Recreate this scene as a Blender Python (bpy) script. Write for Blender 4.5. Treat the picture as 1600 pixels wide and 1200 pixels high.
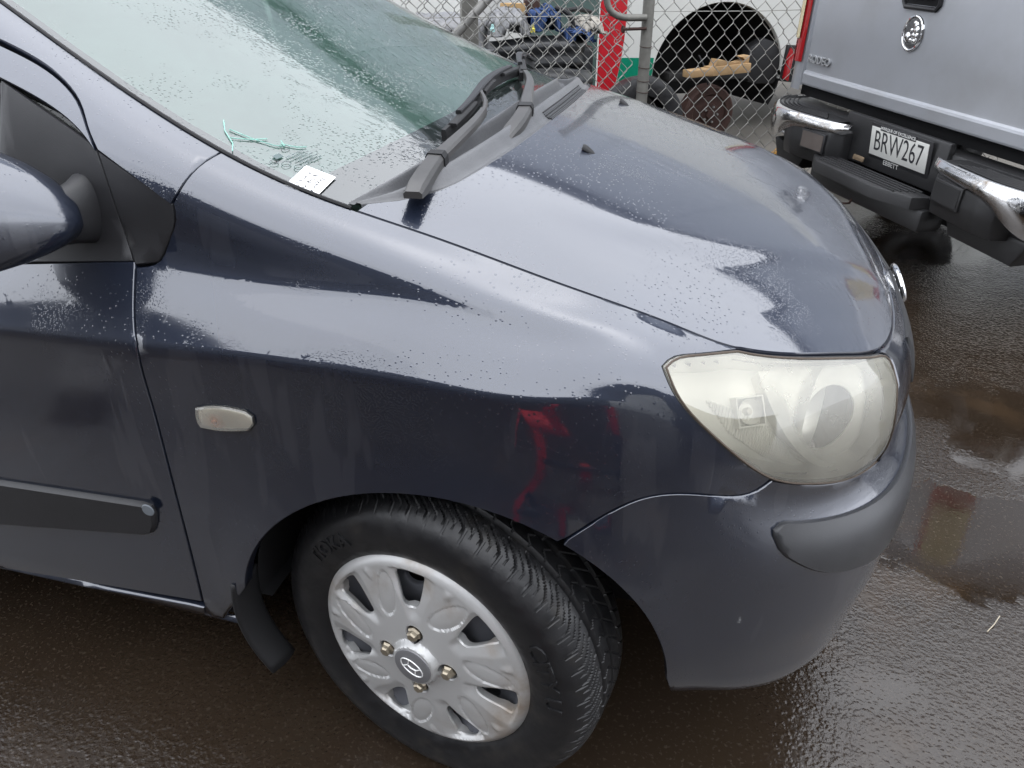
import bpy, bmesh, math, random
import numpy as np
from mathutils import Vector, Matrix
from mathutils.geometry import delaunay_2d_cdt
random.seed(7); np.random.seed(7)
SC = bpy.context.scene
for o in list(bpy.data.objects): bpy.data.objects.remove(o)
# ---------------------------------------------------------------- camera
CAM_POS = (0.3407, -1.6114, 1.2533)
YAW, PITCH, ROLL, FPX = math.radians(-14.2954), math.radians(28.8356), math.radians(-.1747), 1180.44
_f = Vector((math.sin(YAW)*math.cos(PITCH), math.cos(YAW)*math.cos(PITCH), -math.sin(PITCH)))
_r = Vector((math.cos(YAW), -math.sin(YAW), 0)); _d = _f.cross(_r)
_r2 = _r*math.cos(ROLL)+_d*math.sin(ROLL); _d2 = -_r*math.sin(ROLL)+_d*math.cos(ROLL)
cam_data = bpy.data.cameras.new('camera'); cam = bpy.data.objects.new('camera', cam_data)
SC.collection.objects.link(cam)
m = Matrix((_r2, -_d2, -_f)).transposed().to_4x4(); m.translation = CAM_POS; cam.matrix_world = m
cam_data.sensor_width = 36; cam_data.lens = 36*FPX/1600; cam_data.clip_start = .05; cam_data.clip_end = 2000
SC.camera = cam
# ---------------------------------------------------------------- overcast daylight
SUN_EL, SUN_AZ = math.radians(78), math.radians(20)
world = bpy.data.worlds.new('World'); SC.world = world; world.use_nodes = True
wn = world.node_tree.nodes; wl = world.node_tree.links; wn.clear()
sky = wn.new('ShaderNodeTexSky'); sky.sky_type = 'NISHITA'; sky.sun_disc = False
sky.sun_elevation = SUN_EL; sky.sun_rotation = SUN_AZ; sky.air_density = 1.0; sky.dust_density = 4.0; sky.ozone_density = 1.0
hsv = wn.new('ShaderNodeHueSaturation'); hsv.inputs['Saturation'].default_value = .16; wl.new(sky.outputs[0], hsv.inputs['Color'])
tc = wn.new('ShaderNodeTexCoord'); cn = wn.new('ShaderNodeTexNoise'); cn.inputs['Scale'].default_value = 1.6; cn.inputs['Detail'].default_value = 5
wl.new(tc.outputs['Generated'], cn.inputs['Vector'])
cr = wn.new('ShaderNodeMapRange'); cr.inputs[1].default_value = .3; cr.inputs[2].default_value = .7; cr.inputs[3].default_value = .92; cr.inputs[4].default_value = 1.08
wl.new(cn.outputs['Fac'], cr.inputs[0])
mx = wn.new('ShaderNodeMix'); mx.data_type = 'RGBA'; mx.blend_type = 'MIX'; mx.inputs['Factor'].default_value = .72
ov = wn.new('ShaderNodeVectorMath'); ov.operation = 'SCALE'; ov.inputs[0].default_value = (16.5, 17.2, 18.7); wl.new(cr.outputs[0], ov.inputs['Scale'])
wl.new(hsv.outputs[0], mx.inputs['A']); wl.new(ov.outputs[0], mx.inputs['B'])
bg = wn.new('ShaderNodeBackground'); bg.inputs['Strength'].default_value = .12; wl.new(mx.outputs['Result'], bg.inputs['Color'])
wo = wn.new('ShaderNodeOutputWorld'); wl.new(bg.outputs[0], wo.inputs['Surface'])
sl = bpy.data.lights.new('sun', 'SUN'); sl.energy = .5; sl.angle = math.radians(130); sl.color = (1, .98, .95)
sun = bpy.data.objects.new('sun', sl); SC.collection.objects.link(sun)
sdir = Vector((math.sin(SUN_AZ)*math.cos(SUN_EL), math.cos(SUN_AZ)*math.cos(SUN_EL), math.sin(SUN_EL)))
sun.rotation_euler = (-sdir).to_track_quat('-Z', 'Y').to_euler(); sun.location = (0, 0, 8)
vs = SC.view_settings; vs.view_transform = 'Standard'; vs.look = 'None'; vs.exposure = 0.62; vs.gamma = 1.0
SC.cycles.max_bounces = 6; SC.cycles.diffuse_bounces = 2; SC.cycles.glossy_bounces = 4; SC.cycles.transparent_max_bounces = 10; SC.cycles.adaptive_threshold = .02; SC.cycles.caustics_reflective = False; SC.cycles.caustics_refractive = False
try: SC.cycles.use_denoising = True
except Exception: pass

# ---------------------------------------------------------------- helpers
COL = SC.collection
def link(o, parent=None):
    COL.objects.link(o)
    if parent is not None: o.parent = parent
    return o
def tag(o, label=None, cat=None, group=None, kind=None):
    if label: o['label'] = label
    if cat: o['category'] = cat
    if group: o['group'] = group
    if kind: o['kind'] = kind
    return o
def empty(name, loc=(0, 0, 0), rz=0):
    o = bpy.data.objects.new(name, None); o.empty_display_size = .1; o.location = loc; o.rotation_euler = (0, 0, rz); return link(o)
def mesh(name, V, Fc, mat, parent=None, smooth=True, sharp=None):
    me = bpy.data.meshes.new(name); me.from_pydata([tuple(map(float, v)) for v in V], [], [tuple(f) for f in Fc]); me.validate()
    if mat is not None: me.materials.append(mat)
    if smooth: me.shade_smooth()
    o = bpy.data.objects.new(name, me); link(o, parent)
    if sharp is not None: auto_sharp(me, sharp)
    return o
def auto_sharp(me, deg):
    bm = bmesh.new(); bm.from_mesh(me); a = math.radians(deg)
    for e in bm.edges:
        if len(e.link_faces) == 2 and e.calc_face_angle(0) > a: e.smooth = False
    bm.to_mesh(me); bm.free()
def from_bm(name, bm, mat, parent=None, smooth=True, sharp=35, recalc=True):
    if recalc: bmesh.ops.recalc_face_normals(bm, faces=bm.faces)
    me = bpy.data.meshes.new(name); bm.to_mesh(me); bm.free()
    if mat is not None: me.materials.append(mat)
    if smooth:
        me.shade_smooth(); auto_sharp(me, sharp)
    return link(bpy.data.objects.new(name, me), parent)
def bm_box(bm, c, s, rot=None, bev=0, seg=2):
    r = bmesh.ops.create_cube(bm, size=1); vs_ = r['verts']
    M = Matrix.Translation(c) @ (rot.to_4x4() if rot else Matrix()) @ Matrix.Diagonal((*s, 1))
    bmesh.ops.transform(bm, matrix=M, verts=vs_)
    if bev:
        es = list({e for v in vs_ for e in v.link_edges}); bmesh.ops.bevel(bm, geom=es, offset=bev, segments=seg, affect='EDGES', profile=.5)
def box(name, c, s, mat, parent=None, rot=None, bev=.004, seg=2):
    bm = bmesh.new(); bm_box(bm, c, s, rot, bev, seg); return from_bm(name, bm, mat, parent)
def bm_tube(bm, pts, rad, n=8, closed=False, caps=True):
    pts = [Vector(p) for p in pts]; N = len(pts); rad = rad if hasattr(rad, '__len__') else [rad]*N
    rings = []; up = None
    for i in range(N):
        if closed: t = pts[(i+1) % N]-pts[i-1]
        else: t = pts[min(i+1, N-1)]-pts[max(i-1, 0)]
        t.normalize()
        if up is None: up = Vector((0, 0, 1)) if abs(t.z) < .9 else Vector((1, 0, 0))
        a = t.cross(up)
        if a.length < 1e-6: a = t.orthogonal()
        a.normalize(); b = a.cross(t).normalized(); up = b
        rings.append([bm.verts.new(pts[i]+rad[i]*(a*math.cos(2*math.pi*k/n)+b*math.sin(2*math.pi*k/n))) for k in range(n)])
    M_ = N if closed else N-1
    for i in range(M_):
        A, B_ = rings[i], rings[(i+1) % N]
        for k in range(n): bm.faces.new((A[k], A[(k+1) % n], B_[(k+1) % n], B_[k]))
    if caps and not closed:
        bm.faces.new(rings[0][::-1]); bm.faces.new(rings[-1])
def tube(name, pts, rad, mat, parent=None, n=8, closed=False):
    bm = bmesh.new(); bm_tube(bm, pts, rad, n, closed); return from_bm(name, bm, mat, parent)
def bm_lathe(bm, prof, M=Matrix(), n=64, a0=0, a1=2*math.pi):
    """prof: (r, h) pairs, axis = local z"""
    full = abs(a1-a0-2*math.pi) < 1e-6; cnt = n if full else n+1; rings = []
    for (r, h) in prof:
        rings.append([bm.verts.new(M @ Vector((r*math.cos(a0+(a1-a0)*k/n), r*math.sin(a0+(a1-a0)*k/n), h))) for k in range(cnt)])
    for A, B_ in zip(rings[:-1], rings[1:]):
        for k in range(n): bm.faces.new((A[k], A[(k+1) % cnt], B_[(k+1) % cnt], B_[k]))
    return rings
def lathe(name, prof, mat, parent=None, M=Matrix(), n=64, sharp=35):
    bm = bmesh.new(); bm_lathe(bm, prof, M, n); bmesh.ops.remove_doubles(bm, verts=bm.verts, dist=1e-5)
    return from_bm(name, bm, mat, parent, sharp=sharp)
def inside(poly, P):
    x, y = P[:, 0], P[:, 1]; c = np.zeros(len(P), bool); px, py = poly[:, 0], poly[:, 1]; j = len(poly)-1
    for i in range(len(poly)):
        with np.errstate(divide='ignore', invalid='ignore'):
            k = ((py[i] > y) != (py[j] > y)) & (x < (px[j]-px[i])*(y-py[i])/(py[j]-py[i]+1e-30)+px[i])
        c ^= k; j = i
    return c
def segdist(P, poly):
    d = np.full(len(P), 9e9); a = poly; b = np.roll(poly, -1, 0)
    for p, q in zip(a, b):
        e = q-p; t = np.clip(((P-p) @ e)/max(e @ e, 1e-18), 0, 1); d = np.minimum(d, np.hypot(*(P-p-t[:, None]*e).T))
    return d
def panel(name, fn, nfn, poly, mat, parent, us, vs, vk=.085, lift=0.0, depth=.012, lip=.0022, holes=(), minor=None, sharp=50):
    """cut a panel out of a smooth surface. poly in (u,v); us,vs interior grid lines; turned-in edge all round."""
    poly = np.array(poly, float)*[1, vk]
    U, V_ = np.meshgrid(us, np.asarray(vs)*vk, indexing='ij'); G = np.c_[U.ravel(), V_.ravel()]
    holes = [np.array(h, float)*[1, vk] for h in holes]; loops = [poly]+holes
    def isin(A):
        k = inside(poly, A)
        for h in holes: k &= ~inside(h, A)
        return k
    G = G[isin(G)]
    for h in loops:
        if len(G): G = G[segdist(G, h) > (minor or .0045)]
    P2 = np.r_[tuple(loops)+(G,)]; ce = []; o = 0
    for h in loops: ce += [(o+i, o+(i+1) % len(h)) for i in range(len(h))]; o += len(h)
    co, ed, fa, *_ = delaunay_2d_cdt([Vector(p) for p in P2], ce, [], 0, 1e-7)
    co = np.array([tuple(c) for c in co]); fa = [tuple(f) for f in fa]
    cen = np.array([co[list(f)].mean(0) for f in fa]); keep = isin(cen); fa = [f for f, k in zip(fa, keep) if k]
    uv = co/[1, vk]
    X = fn(uv[:, 0], uv[:, 1]); N = nfn(uv[:, 0], uv[:, 1]); X = X+N*lift
    bm = bmesh.new(); vs_ = [bm.verts.new(p) for p in X]
    for f in fa:
        try:
            fc = [vs_[i] for i in f]
            nn = np.cross(X[f[1]]-X[f[0]], X[f[2]]-X[f[0]])
            if nn @ N[f[0]] < 0: fc = fc[::-1]
            bm.faces.new(fc)
        except ValueError: pass
    bm.verts.index_update(); lay = {v: i for i, v in enumerate(vs_)}
    # turned-in edge
    bed = [e for e in bm.edges if len(e.link_faces) == 1]
    low = {}; cxy = X
    def ring(v, k, inset):
        i = lay[v]; es = [e for e in v.link_edges if len(e.link_faces) == 1 and e in bset]
        t = Vector((0, 0, 0))
        for e in es:
            fce = e.link_faces[0]; d = (e.verts[1].co-e.verts[0].co); nrm = Vector(N[i]); o = d.cross(nrm).normalized()
            if o.dot(fce.calc_center_median()-e.verts[0].co) > 0: o = -o
            t += o
        if t.length > 1e-9: t.normalize()
        return v.co+t*inset-Vector(N[i])*k
    bset = set(bed); bv = {v for e in bed for v in e.verts}
    r1 = {v: ring(v, lip, lip*.8) for v in bv}; r2 = {v: ring(v, depth, lip*.8) for v in bv}
    n1 = {v: bm.verts.new(c) for v, c in r1.items()}; n2 = {v: bm.verts.new(c) for v, c in r2.items()}
    for e in bed:
        a, b = e.verts; fl = e.link_faces[0]; loop = [l for l in fl.loops if l.edge == e][0]
        if loop.vert == a: a, b = b, a
        bm.faces.new((a, b, n1[b], n1[a])); f2 = bm.faces.new((n1[a], n1[b], n2[b], n2[a]))
    me = bpy.data.meshes.new(name); bm.to_mesh(me); bm.free(); me.materials.append(mat); me.shade_smooth(); auto_sharp(me, sharp)
    return link(bpy.data.objects.new(name, me), parent)
def join_mirror(o):
    """mirror a car panel to the other side as part of the same mesh"""
    bm = bmesh.new(); bm.from_mesh(o.data); g = bmesh.ops.duplicate(bm, geom=bm.verts[:]+bm.edges[:]+bm.faces[:])['geom']
    vs_ = [x for x in g if isinstance(x, bmesh.types.BMVert)]; fs = [x for x in g if isinstance(x, bmesh.types.BMFace)]
    for v in vs_: v.co.y = -v.co.y
    bmesh.ops.reverse_faces(bm, faces=fs); bmesh.ops.remove_doubles(bm, verts=bm.verts, dist=2e-4); bm.to_mesh(o.data); bm.free()
def mirrored(o, name=None):
    c = o.copy(); c.data = o.data.copy(); link(c, o.parent)
    bm = bmesh.new(); bm.from_mesh(c.data)
    for v in bm.verts: v.co.y = -v.co.y
    bmesh.ops.reverse_faces(bm, faces=bm.faces); bm.to_mesh(c.data); bm.free(); c.name = name or o.name.split('.')[0]
    return c
def grid_mesh(name, P, mat, parent=None, closed_u=False, closed_v=False, smooth=True, sharp=None, flip=False):
    """P: (nu,nv,3)"""
    nu, nv = P.shape[:2]; Fc = []
    for i in range(nu if closed_u else nu-1):
        for j in range(nv if closed_v else nv-1):
            q = (i*nv+j, ((i+1) % nu)*nv+j, ((i+1) % nu)*nv+(j+1) % nv, i*nv+(j+1) % nv); Fc.append(q[::-1] if flip else q)
    return mesh(name, P.reshape(-1, 3), Fc, mat, parent, smooth, sharp)
def text_mesh(name, body, size, mat, parent, M, depth=.001, sx=1, bold=0.0, align='CENTER'):
    cu = bpy.data.curves.new(name, 'FONT'); cu.body = body; cu.size = size; cu.extrude = depth; cu.align_x = align; cu.align_y = 'CENTER'; cu.offset = bold; cu.resolution_u = 3
    t = bpy.data.objects.new(name, cu); COL.objects.link(t); dg = bpy.context.evaluated_depsgraph_get()
    me = bpy.data.meshes.new_from_object(t.evaluated_get(dg)); bpy.data.objects.remove(t); bpy.data.curves.remove(cu)
    me.transform(M @ Matrix.Diagonal((sx, 1, 1, 1))); me.materials.clear(); me.materials.append(mat)
    o = bpy.data.objects.new(name, me); return link(o, parent)
def extrude_poly(bm, pts, d, M=Matrix(), bev=0):
    """pts: 2D outline (ccw) -> prism of depth d along +z (local)"""
    a = [bm.verts.new(M @ Vector((p[0], p[1], 0))) for p in pts]; b = [bm.verts.new(M @ Vector((p[0], p[1], d))) for p in pts]; n = len(pts)
    bm.faces.new(a[::-1]); top = bm.faces.new(b)
    for i in range(n): bm.faces.new((a[i], a[(i+1) % n], b[(i+1) % n], b[i]))
    if bev: bmesh.ops.bevel(bm, geom=list(top.edges), offset=bev, segments=2, affect='EDGES', profile=.5)

# ---------------------------------------------------------------- materials (all procedural)
class NT:
    def __init__(s, name):
        s.m = bpy.data.materials.new(name); s.m.use_nodes = True; s.t = s.m.node_tree; s.t.nodes.clear()
        s.out = s.n('ShaderNodeOutputMaterial'); s.b = s.n('ShaderNodeBsdfPrincipled'); s.l(s.b.outputs[0], s.out.inputs['Surface'])
        s.tc = s.n('ShaderNodeTexCoord')
    def n(s, t, **k):
        x = s.t.nodes.new(t)
        for a, v in k.items(): setattr(x, a, v)
        return x
    def l(s, a, b): s.t.links.new(a, b)
    def set(s, **k):
        for a, v in k.items():
            i = s.b.inputs[a.replace('_', ' ')]
            if hasattr(v, 'is_output') or isinstance(v, bpy.types.NodeSocket): s.l(v, i)
            else: i.default_value = v if not (isinstance(v, tuple) and len(v) == 3 and i.type == 'RGBA') else (*v, 1)
        return s
    def vec(s, scale=(1, 1, 1), src='Object'):
        mp = s.n('ShaderNodeMapping'); mp.inputs['Scale'].default_value = scale; s.l(s.tc.outputs[src], mp.inputs[0]); return mp.outputs[0]
    def noise(s, scale, detail=4, rough=.55, v=None, dist=0):
        x = s.n('ShaderNodeTexNoise'); x.inputs['Scale'].default_value = scale; x.inputs['Detail'].default_value = detail; x.inputs['Roughness'].default_value = rough; x.inputs['Distortion'].default_value = dist
        s.l(v if v is not None else s.tc.outputs['Object'], x.inputs['Vector']); return x.outputs['Fac']
    def voro(s, scale, feature='F1', rnd=1.0, v=None, out='Distance'):
        x = s.n('ShaderNodeTexVoronoi', feature=feature); x.inputs['Scale'].default_value = scale; x.inputs['Randomness'].default_value = rnd
        s.l(v if v is not None else s.tc.outputs['Object'], x.inputs['Vector']); return x.outputs[out]
    def rng(s, x, a, b, c=0, d=1, smooth=True):
        r = s.n('ShaderNodeMapRange'); r.interpolation_type = 'SMOOTHSTEP' if smooth else 'LINEAR'
        for i, vv in enumerate((a, b, c, d)): r.inputs[i+1].default_value = vv
        s.l(x, r.inputs[0]); return r.outputs[0]
    def math(s, op, a, b=None, clamp=False):
        r = s.n('ShaderNodeMath', operation=op, use_clamp=clamp)
        for i, v in enumerate((a, b)):
            if v is None: continue
            if isinstance(v, (int, float)): r.inputs[i].default_value = v
            else: s.l(v, r.inputs[i])
        return r.outputs[0]
    def mix(s, f, a, b):
        r = s.n('ShaderNodeMix', data_type='RGBA')
        for k, v in (('Factor', f), ('A', a), ('B', b)):
            i = [x for x in r.inputs if x.name == k and (x.type == 'RGBA' or k == 'Factor')][0]
            if isinstance(v, (int, float)): i.default_value = v
            elif isinstance(v, tuple): i.default_value = (*v, 1)
            else: s.l(v, i)
        return [o for o in r.outputs if o.type == 'RGBA'][0]
    def bump(s, h, strength=.5, dist=.002, prev=None):
        r = s.n('ShaderNodeBump'); r.inputs['Strength'].default_value = strength; r.inputs['Distance'].default_value = dist
        s.l(h, r.inputs['Height'])
        if prev is not None: s.l(prev, r.inputs['Normal'])
        return r.outputs[0]
    def geo(s, o): 
        g = s.n('ShaderNodeNewGeometry'); return g.outputs[o]
    def sep(s, v):
        r = s.n('ShaderNodeSeparateXYZ'); s.l(v, r.inputs[0]); return r.outputs
def plain(name, col, rough=.5, metal=0, grain=0, gscale=300, var=.0, vscale=20, coat=0, spec=None, **k):
    t = NT(name); t.set(Base_Color=col, Roughness=rough, Metallic=metal)
    if coat: t.set(Coat_Weight=coat, Coat_Roughness=.03)
    if spec is not None: t.b.inputs['Specular IOR Level'].default_value = spec
    if var:
        f = t.noise(vscale, 5); c2 = tuple(min(1, c*(1+var)) for c in col); c1 = tuple(c*(1-var) for c in col)
        t.set(Base_Color=t.mix(f, c1, c2))
    if grain: t.set(Normal=t.bump(t.noise(gscale, 2), grain, .001))
    return t.m
def wet_paint(name, dark, metal=.55, wet=1.0):
    """dark metallic lacquer with water: film patches on top faces, beads and runs on the flanks"""
    t = NT(name)
    c = t.mix(t.rng(t.noise(3, 1), .3, .7), tuple(x*.92 for x in dark), tuple(x*1.08 for x in dark))
    up = t.sep(t.geo('Normal'))[2]
    grime = t.rng(t.noise(5, 3, .65), .45, .8); z = t.sep(t.tc.outputs['Object'])[2]
    low = t.math('MULTIPLY', t.rng(z, .55, .2), grime); c = t.mix(t.math('MULTIPLY', low, .14), c, (.045, .04, .036))
    runs = t.rng(t.noise(1, 3, .55, t.vec((15, 15, 2.4))), .57, .61)
    # beads
    m1 = t.rng(t.noise(5, 3, .7), .44, .74); dz = t.voro(340); bead = t.math('MULTIPLY', t.rng(dz, .42, .08), m1)
    m2 = t.rng(t.noise(3.3, 2, .6), .40, .70); dz2 = t.voro(135); b2 = t.math('MULTIPLY', t.rng(dz2, .26, .05), m2)
    film = t.rng(t.noise(5.0, 4, .6, dist=.4), .50, .53)
    flat_ = t.rng(up, .55, .85); side_ = t.math('MULTIPLY', runs, t.math('MULTIPLY', t.rng(up, .30, .15), t.rng(z, .30, .45)))
    c = t.mix(t.math('MULTIPLY', side_, .38), c, (.060, .066, .088))
    filmw = t.math('MULTIPLY', film, flat_)
    h = t.math('ADD', t.math('MULTIPLY', bead, .38), t.math('ADD', t.math('MULTIPLY', b2, 1.0), t.math('MULTIPLY', filmw, .20)))
    steep = t.math('SUBTRACT', 1.0, flat_)
    h = t.math('ADD', h, t.math('MULTIPLY', t.math('MULTIPLY', runs, steep), .25))
    t.set(Base_Color=c, Metallic=metal, Roughness=.34, Coat_Weight=1.0, Coat_Roughness=t.rng(t.noise(11, 3, .6), .3, .7, .035, .085), Coat_IOR=2.05)
    nb = t.bump(h, .40*wet, .0011); t.l(nb, t.b.inputs['Coat Normal'])
    return t.m
M = {}
M['paint'] = wet_paint('dark_blue_grey_paint', (.017, .024, .045))
M['black_gap'] = plain('black_inner', (.004, .004, .005), .9)
M['trim'] = plain('black_trim_plastic', (.022, .022, .024), .42, grain=.25, gscale=900, var=.25, vscale=14)
M['trim_grey'] = plain('weathered_grey_plastic', (.075, .077, .082), .5, grain=.3, gscale=800, var=.3, vscale=12)
M['rubber'] = plain('rubber', (.012, .012, .013), .6)
M['chrome'] = plain('chrome', (.78, .78, .78), .06, 1)
M['chrome_dull'] = plain('dull_reflector', (.95, .95, .93), .36, .45)
M['dark_metal'] = plain('dark_steel_wheel', (.15, .155, .172), .5, .3, var=.2)
M['brass_nut'] = plain('tarnished_nut', (.38, .33, .25), .35, .8, var=.35, vscale=120)
M['rust'] = plain('rusty_steel', (.055, .028, .022), .7, .3, grain=.5, gscale=200, var=.5, vscale=40)
M['white_paper'] = plain('white_paper', (.82, .82, .81), .6)
M['ink'] = plain('ink', (.03, .03, .035), .6)
M['print'] = plain('glass_print', (.10, .14, .14), .5)
M['green_pen'] = plain('green_paint_pen', (.30, .62, .52), .4)
M['interior'] = plain('interior_plastic', (.05, .052, .052), .7, grain=.2, gscale=400)
M['alu_wood'] = plain('sawn_timber', (.40, .26, .13), .7, var=.3, vscale=18)

def glass_mat(name, tint, haze, haze_col, rough=.0, ior=1.5, beads=True, trans=.35):
    """thin pane: tinted see-through, fresnel reflection, a film of haze or condensation, water beads"""
    t = NT(name); t.t.nodes.remove(t.b)
    tr = t.n('ShaderNodeBsdfTransparent'); tr.inputs[0].default_value = (*tint, 1)
    df = t.n('ShaderNodeBsdfDiffuse'); df.inputs[0].default_value = (*haze_col, 1)
    tl = t.n('ShaderNodeBsdfTranslucent'); tl.inputs[0].default_value = (*haze_col, 1)
    fm = t.n('ShaderNodeMixShader'); fm.inputs[0].default_value = trans; t.l(df.outputs[0], fm.inputs[1]); t.l(tl.outputs[0], fm.inputs[2])
    gl = t.n('ShaderNodeBsdfGlossy'); gl.inputs['Roughness'].default_value = rough; gl.inputs[0].default_value = (1, 1, 1, 1)
    hz = t.n('ShaderNodeMixShader'); t.l(t.rng(t.noise(6, 5, .6), .3, .7, haze*.75, min(1, haze*1.25)), hz.inputs[0]); t.l(tr.outputs[0], hz.inputs[1]); t.l(fm.outputs[0], hz.inputs[2])
    fr = t.n('ShaderNodeFresnel'); fr.inputs[0].default_value = ior
    if beads:
        m1 = t.rng(t.noise(9, 4, .65), .46, .6); bead = t.math('MULTIPLY', t.rng(t.voro(170), .40, .06), m1)
        st = t.rng(t.noise(1, 5, .6, t.vec((30, 90, 30))), .5, .75)
        nb = t.bump(t.math('ADD', bead, t.math('MULTIPLY', st, .12)), .6, .001); t.l(nb, gl.inputs['Normal']); t.l(nb, fr.inputs['Normal'])
    sm = t.n('ShaderNodeMixShader'); t.l(fr.outputs[0], sm.inputs[0]); t.l(hz.outputs[0], sm.inputs[1]); t.l(gl.outputs[0], sm.inputs[2])
    t.l(sm.outputs[0], t.out.inputs['Surface']); return t.m
M['windscreen'] = glass_mat('windscreen_glass', (.84, .96, .92), .02, (.66, .80, .75), .01, 2.2)
M['side_glass'] = glass_mat('side_glass', (.25, .32, .30), .08, (.5, .55, .5), .01)
M['lens'] = glass_mat('hazed_lens', (.99, .98, .92), .25, (1.0, .965, .82), .03, 1.85, beads=False, trans=.15)
M['fog'] = None
M['frit'] = plain('black_glass_band', (.05, .052, .056), .35, var=.2)
M['amber_lens'] = glass_mat('clear_indicator_lens', (.99, .96, .90), .26, (1.0, .97, .86), .06, 1.5, beads=False, trans=.1)
M['amber'] = plain('amber_bulb', (.75, .22, .03), .3)
M['gasket'] = plain('perished_gasket', (.085, .062, .045), .6, var=.3, vscale=60)
M['cowl'] = plain('wet_grey_cowl_plastic', (.115, .117, .122), .36, grain=.55, gscale=260, var=.28, vscale=25)
M['wiper'] = plain('faded_wiper_arm', (.070, .068, .066), .38, var=.25, vscale=30)
t = NT('hubcap_silver'); d = t.rng(t.noise(9, 5, .6), .45, .75)
zz = t.sep(t.tc.outputs['Object'])[2]; rad = t.n('ShaderNodeVectorMath', operation='LENGTH'); t.l(t.tc.outputs['Object'], rad.inputs[0])
dirt = t.math('MULTIPLY', d, t.rng(rad.outputs['Value'], .10, .17))
t.set(Base_Color=t.mix(t.math('MULTIPLY', dirt, .75), (.56, .56, .55), (.29, .20, .115)), Metallic=.4, Roughness=t.rng(d, 0, 1, .40, .6), Normal=t.bump(t.noise(500, 2), .08, .0005)); M['hubcap'] = t.m
t = NT('tyre_rubber'); t.set(Base_Color=t.mix(t.rng(t.noise(16, 5, .65), .5, .8), (.010, .010, .011), (.030, .027, .023)), Roughness=t.rng(t.noise(40, 4), .3, .7, .30, .55), Normal=t.bump(t.noise(260, 3), .18, .001)); M['tyre'] = t.m

t = NT('condensation'); t.t.nodes.remove(t.b); tr = t.n('ShaderNodeBsdfTransparent'); df = t.n('ShaderNodeBsdfDiffuse'); tl = t.n('ShaderNodeBsdfTranslucent')
for x in (df, tl): x.inputs[0].default_value = (.52, .75, .67, 1)
tr.inputs[0].default_value = (.72, .88, .82, 1); m1 = t.n('ShaderNodeMixShader'); m1.inputs[0].default_value = .3; t.l(df.outputs[0], m1.inputs[1]); t.l(tl.outputs[0], m1.inputs[2])
m2 = t.n('ShaderNodeMixShader'); t.l(t.rng(t.noise(5, 5, .6), .3, .7, .64, .80), m2.inputs[0]); t.l(tr.outputs[0], m2.inputs[1]); t.l(m1.outputs[0], m2.inputs[2]); t.l(m2.outputs[0], t.out.inputs['Surface']); M['fog'] = t.m

M['hl_white'] = plain('headlight_silvering', (.98, .96, .87), .25, .05)
M['hl_chrome'] = plain('headlight_chrome', (.96, .95, .91), .28, .30)
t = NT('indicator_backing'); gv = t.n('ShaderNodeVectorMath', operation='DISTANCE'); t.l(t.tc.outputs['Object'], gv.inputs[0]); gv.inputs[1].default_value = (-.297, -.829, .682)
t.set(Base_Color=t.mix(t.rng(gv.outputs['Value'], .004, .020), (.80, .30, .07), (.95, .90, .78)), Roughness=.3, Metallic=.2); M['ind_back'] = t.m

# ---------------------------------------------------------------- car body surfaces (metres; X forward, Y left, Z up)
def nspline(t, y):
    """natural cubic spline through (t, y); y may be (n,k). returns f(x)"""
    t = np.asarray(t, float); y = np.asarray(y, float)
    if y.ndim == 1: y = y[:, None]; flat = True
    else: flat = False
    n = len(t); h = np.diff(t)
    A = np.zeros((n, n)); B = np.zeros((n, y.shape[1])); A[0, 0] = A[-1, -1] = 1
    for i in range(1, n - 1):
        A[i, i-1] = h[i-1]; A[i, i] = 2*(h[i-1]+h[i]); A[i, i+1] = h[i]
        B[i] = 6*((y[i+1]-y[i])/h[i] - (y[i]-y[i-1])/h[i-1])
    M = np.linalg.solve(A, B)
    def f(x):
        x = np.atleast_1d(np.asarray(x, float)); i = np.clip(np.searchsorted(t, x)-1, 0, n-2)
        a = (x-t[i])[:, None]; hh = h[i][:, None]; b = hh-a
        r = (M[i]*b**3+M[i+1]*a**3)/(6*hh)+(y[i]/hh-M[i]*hh/6)*b+(y[i+1]/hh-M[i+1]*hh/6)*a
        return r[:, 0] if flat else r
    return f

BASE = nspline([-1.1,-.4,0,.2,.35,.5,.6,.7,.8,.95,1.15],
  [(-1.1,.810),(-.4,.824),(0,.828),(.2,.822),(.345,.803),(.48,.757),(.565,.70),(.645,.62),(.71,.51),(.77,.29),(.79,0)])
def base(q, inset):
    p = BASE(q); d = (BASE(np.asarray(q)+1e-3)-BASE(np.asarray(q)-1e-3)); d /= np.linalg.norm(d, axis=1)[:, None]
    nrm = np.c_[-d[:, 1], d[:, 0]]
    return p - nrm*np.reshape(inset, (-1, 1)), nrm
QF = np.array([-1.0,-.7,-.4,-.2,0,.17,.32])
EDGE = {-1.0:(-1.0,.54,1.362), -.7:(-.7,.602,1.214), -.4:(-.4,.668,1.069), -.2:(-.2,.694,.992), 0:(0,.692,.937), .17:(.17,.692,.889), .32:(.32,.690,.847)}
EFR = {.42:(.405,.687,.822), .5:(.475,.668,.812), .6:(.545,.618,.797), .7:(.60,.56,.778), .8:(.639,.475,.760), .95:(.677,.30,.747), 1.15:(.703,0,.738)}
HBZ = {.42:.672,.5:.635,.6:.60,.7:.58,.8:.57,.95:.565,1.15:.56}
HBI = {.42:.008,.5:.02,.6:.035,.7:.045,.8:.05,.95:.05,1.15:.05}
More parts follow.
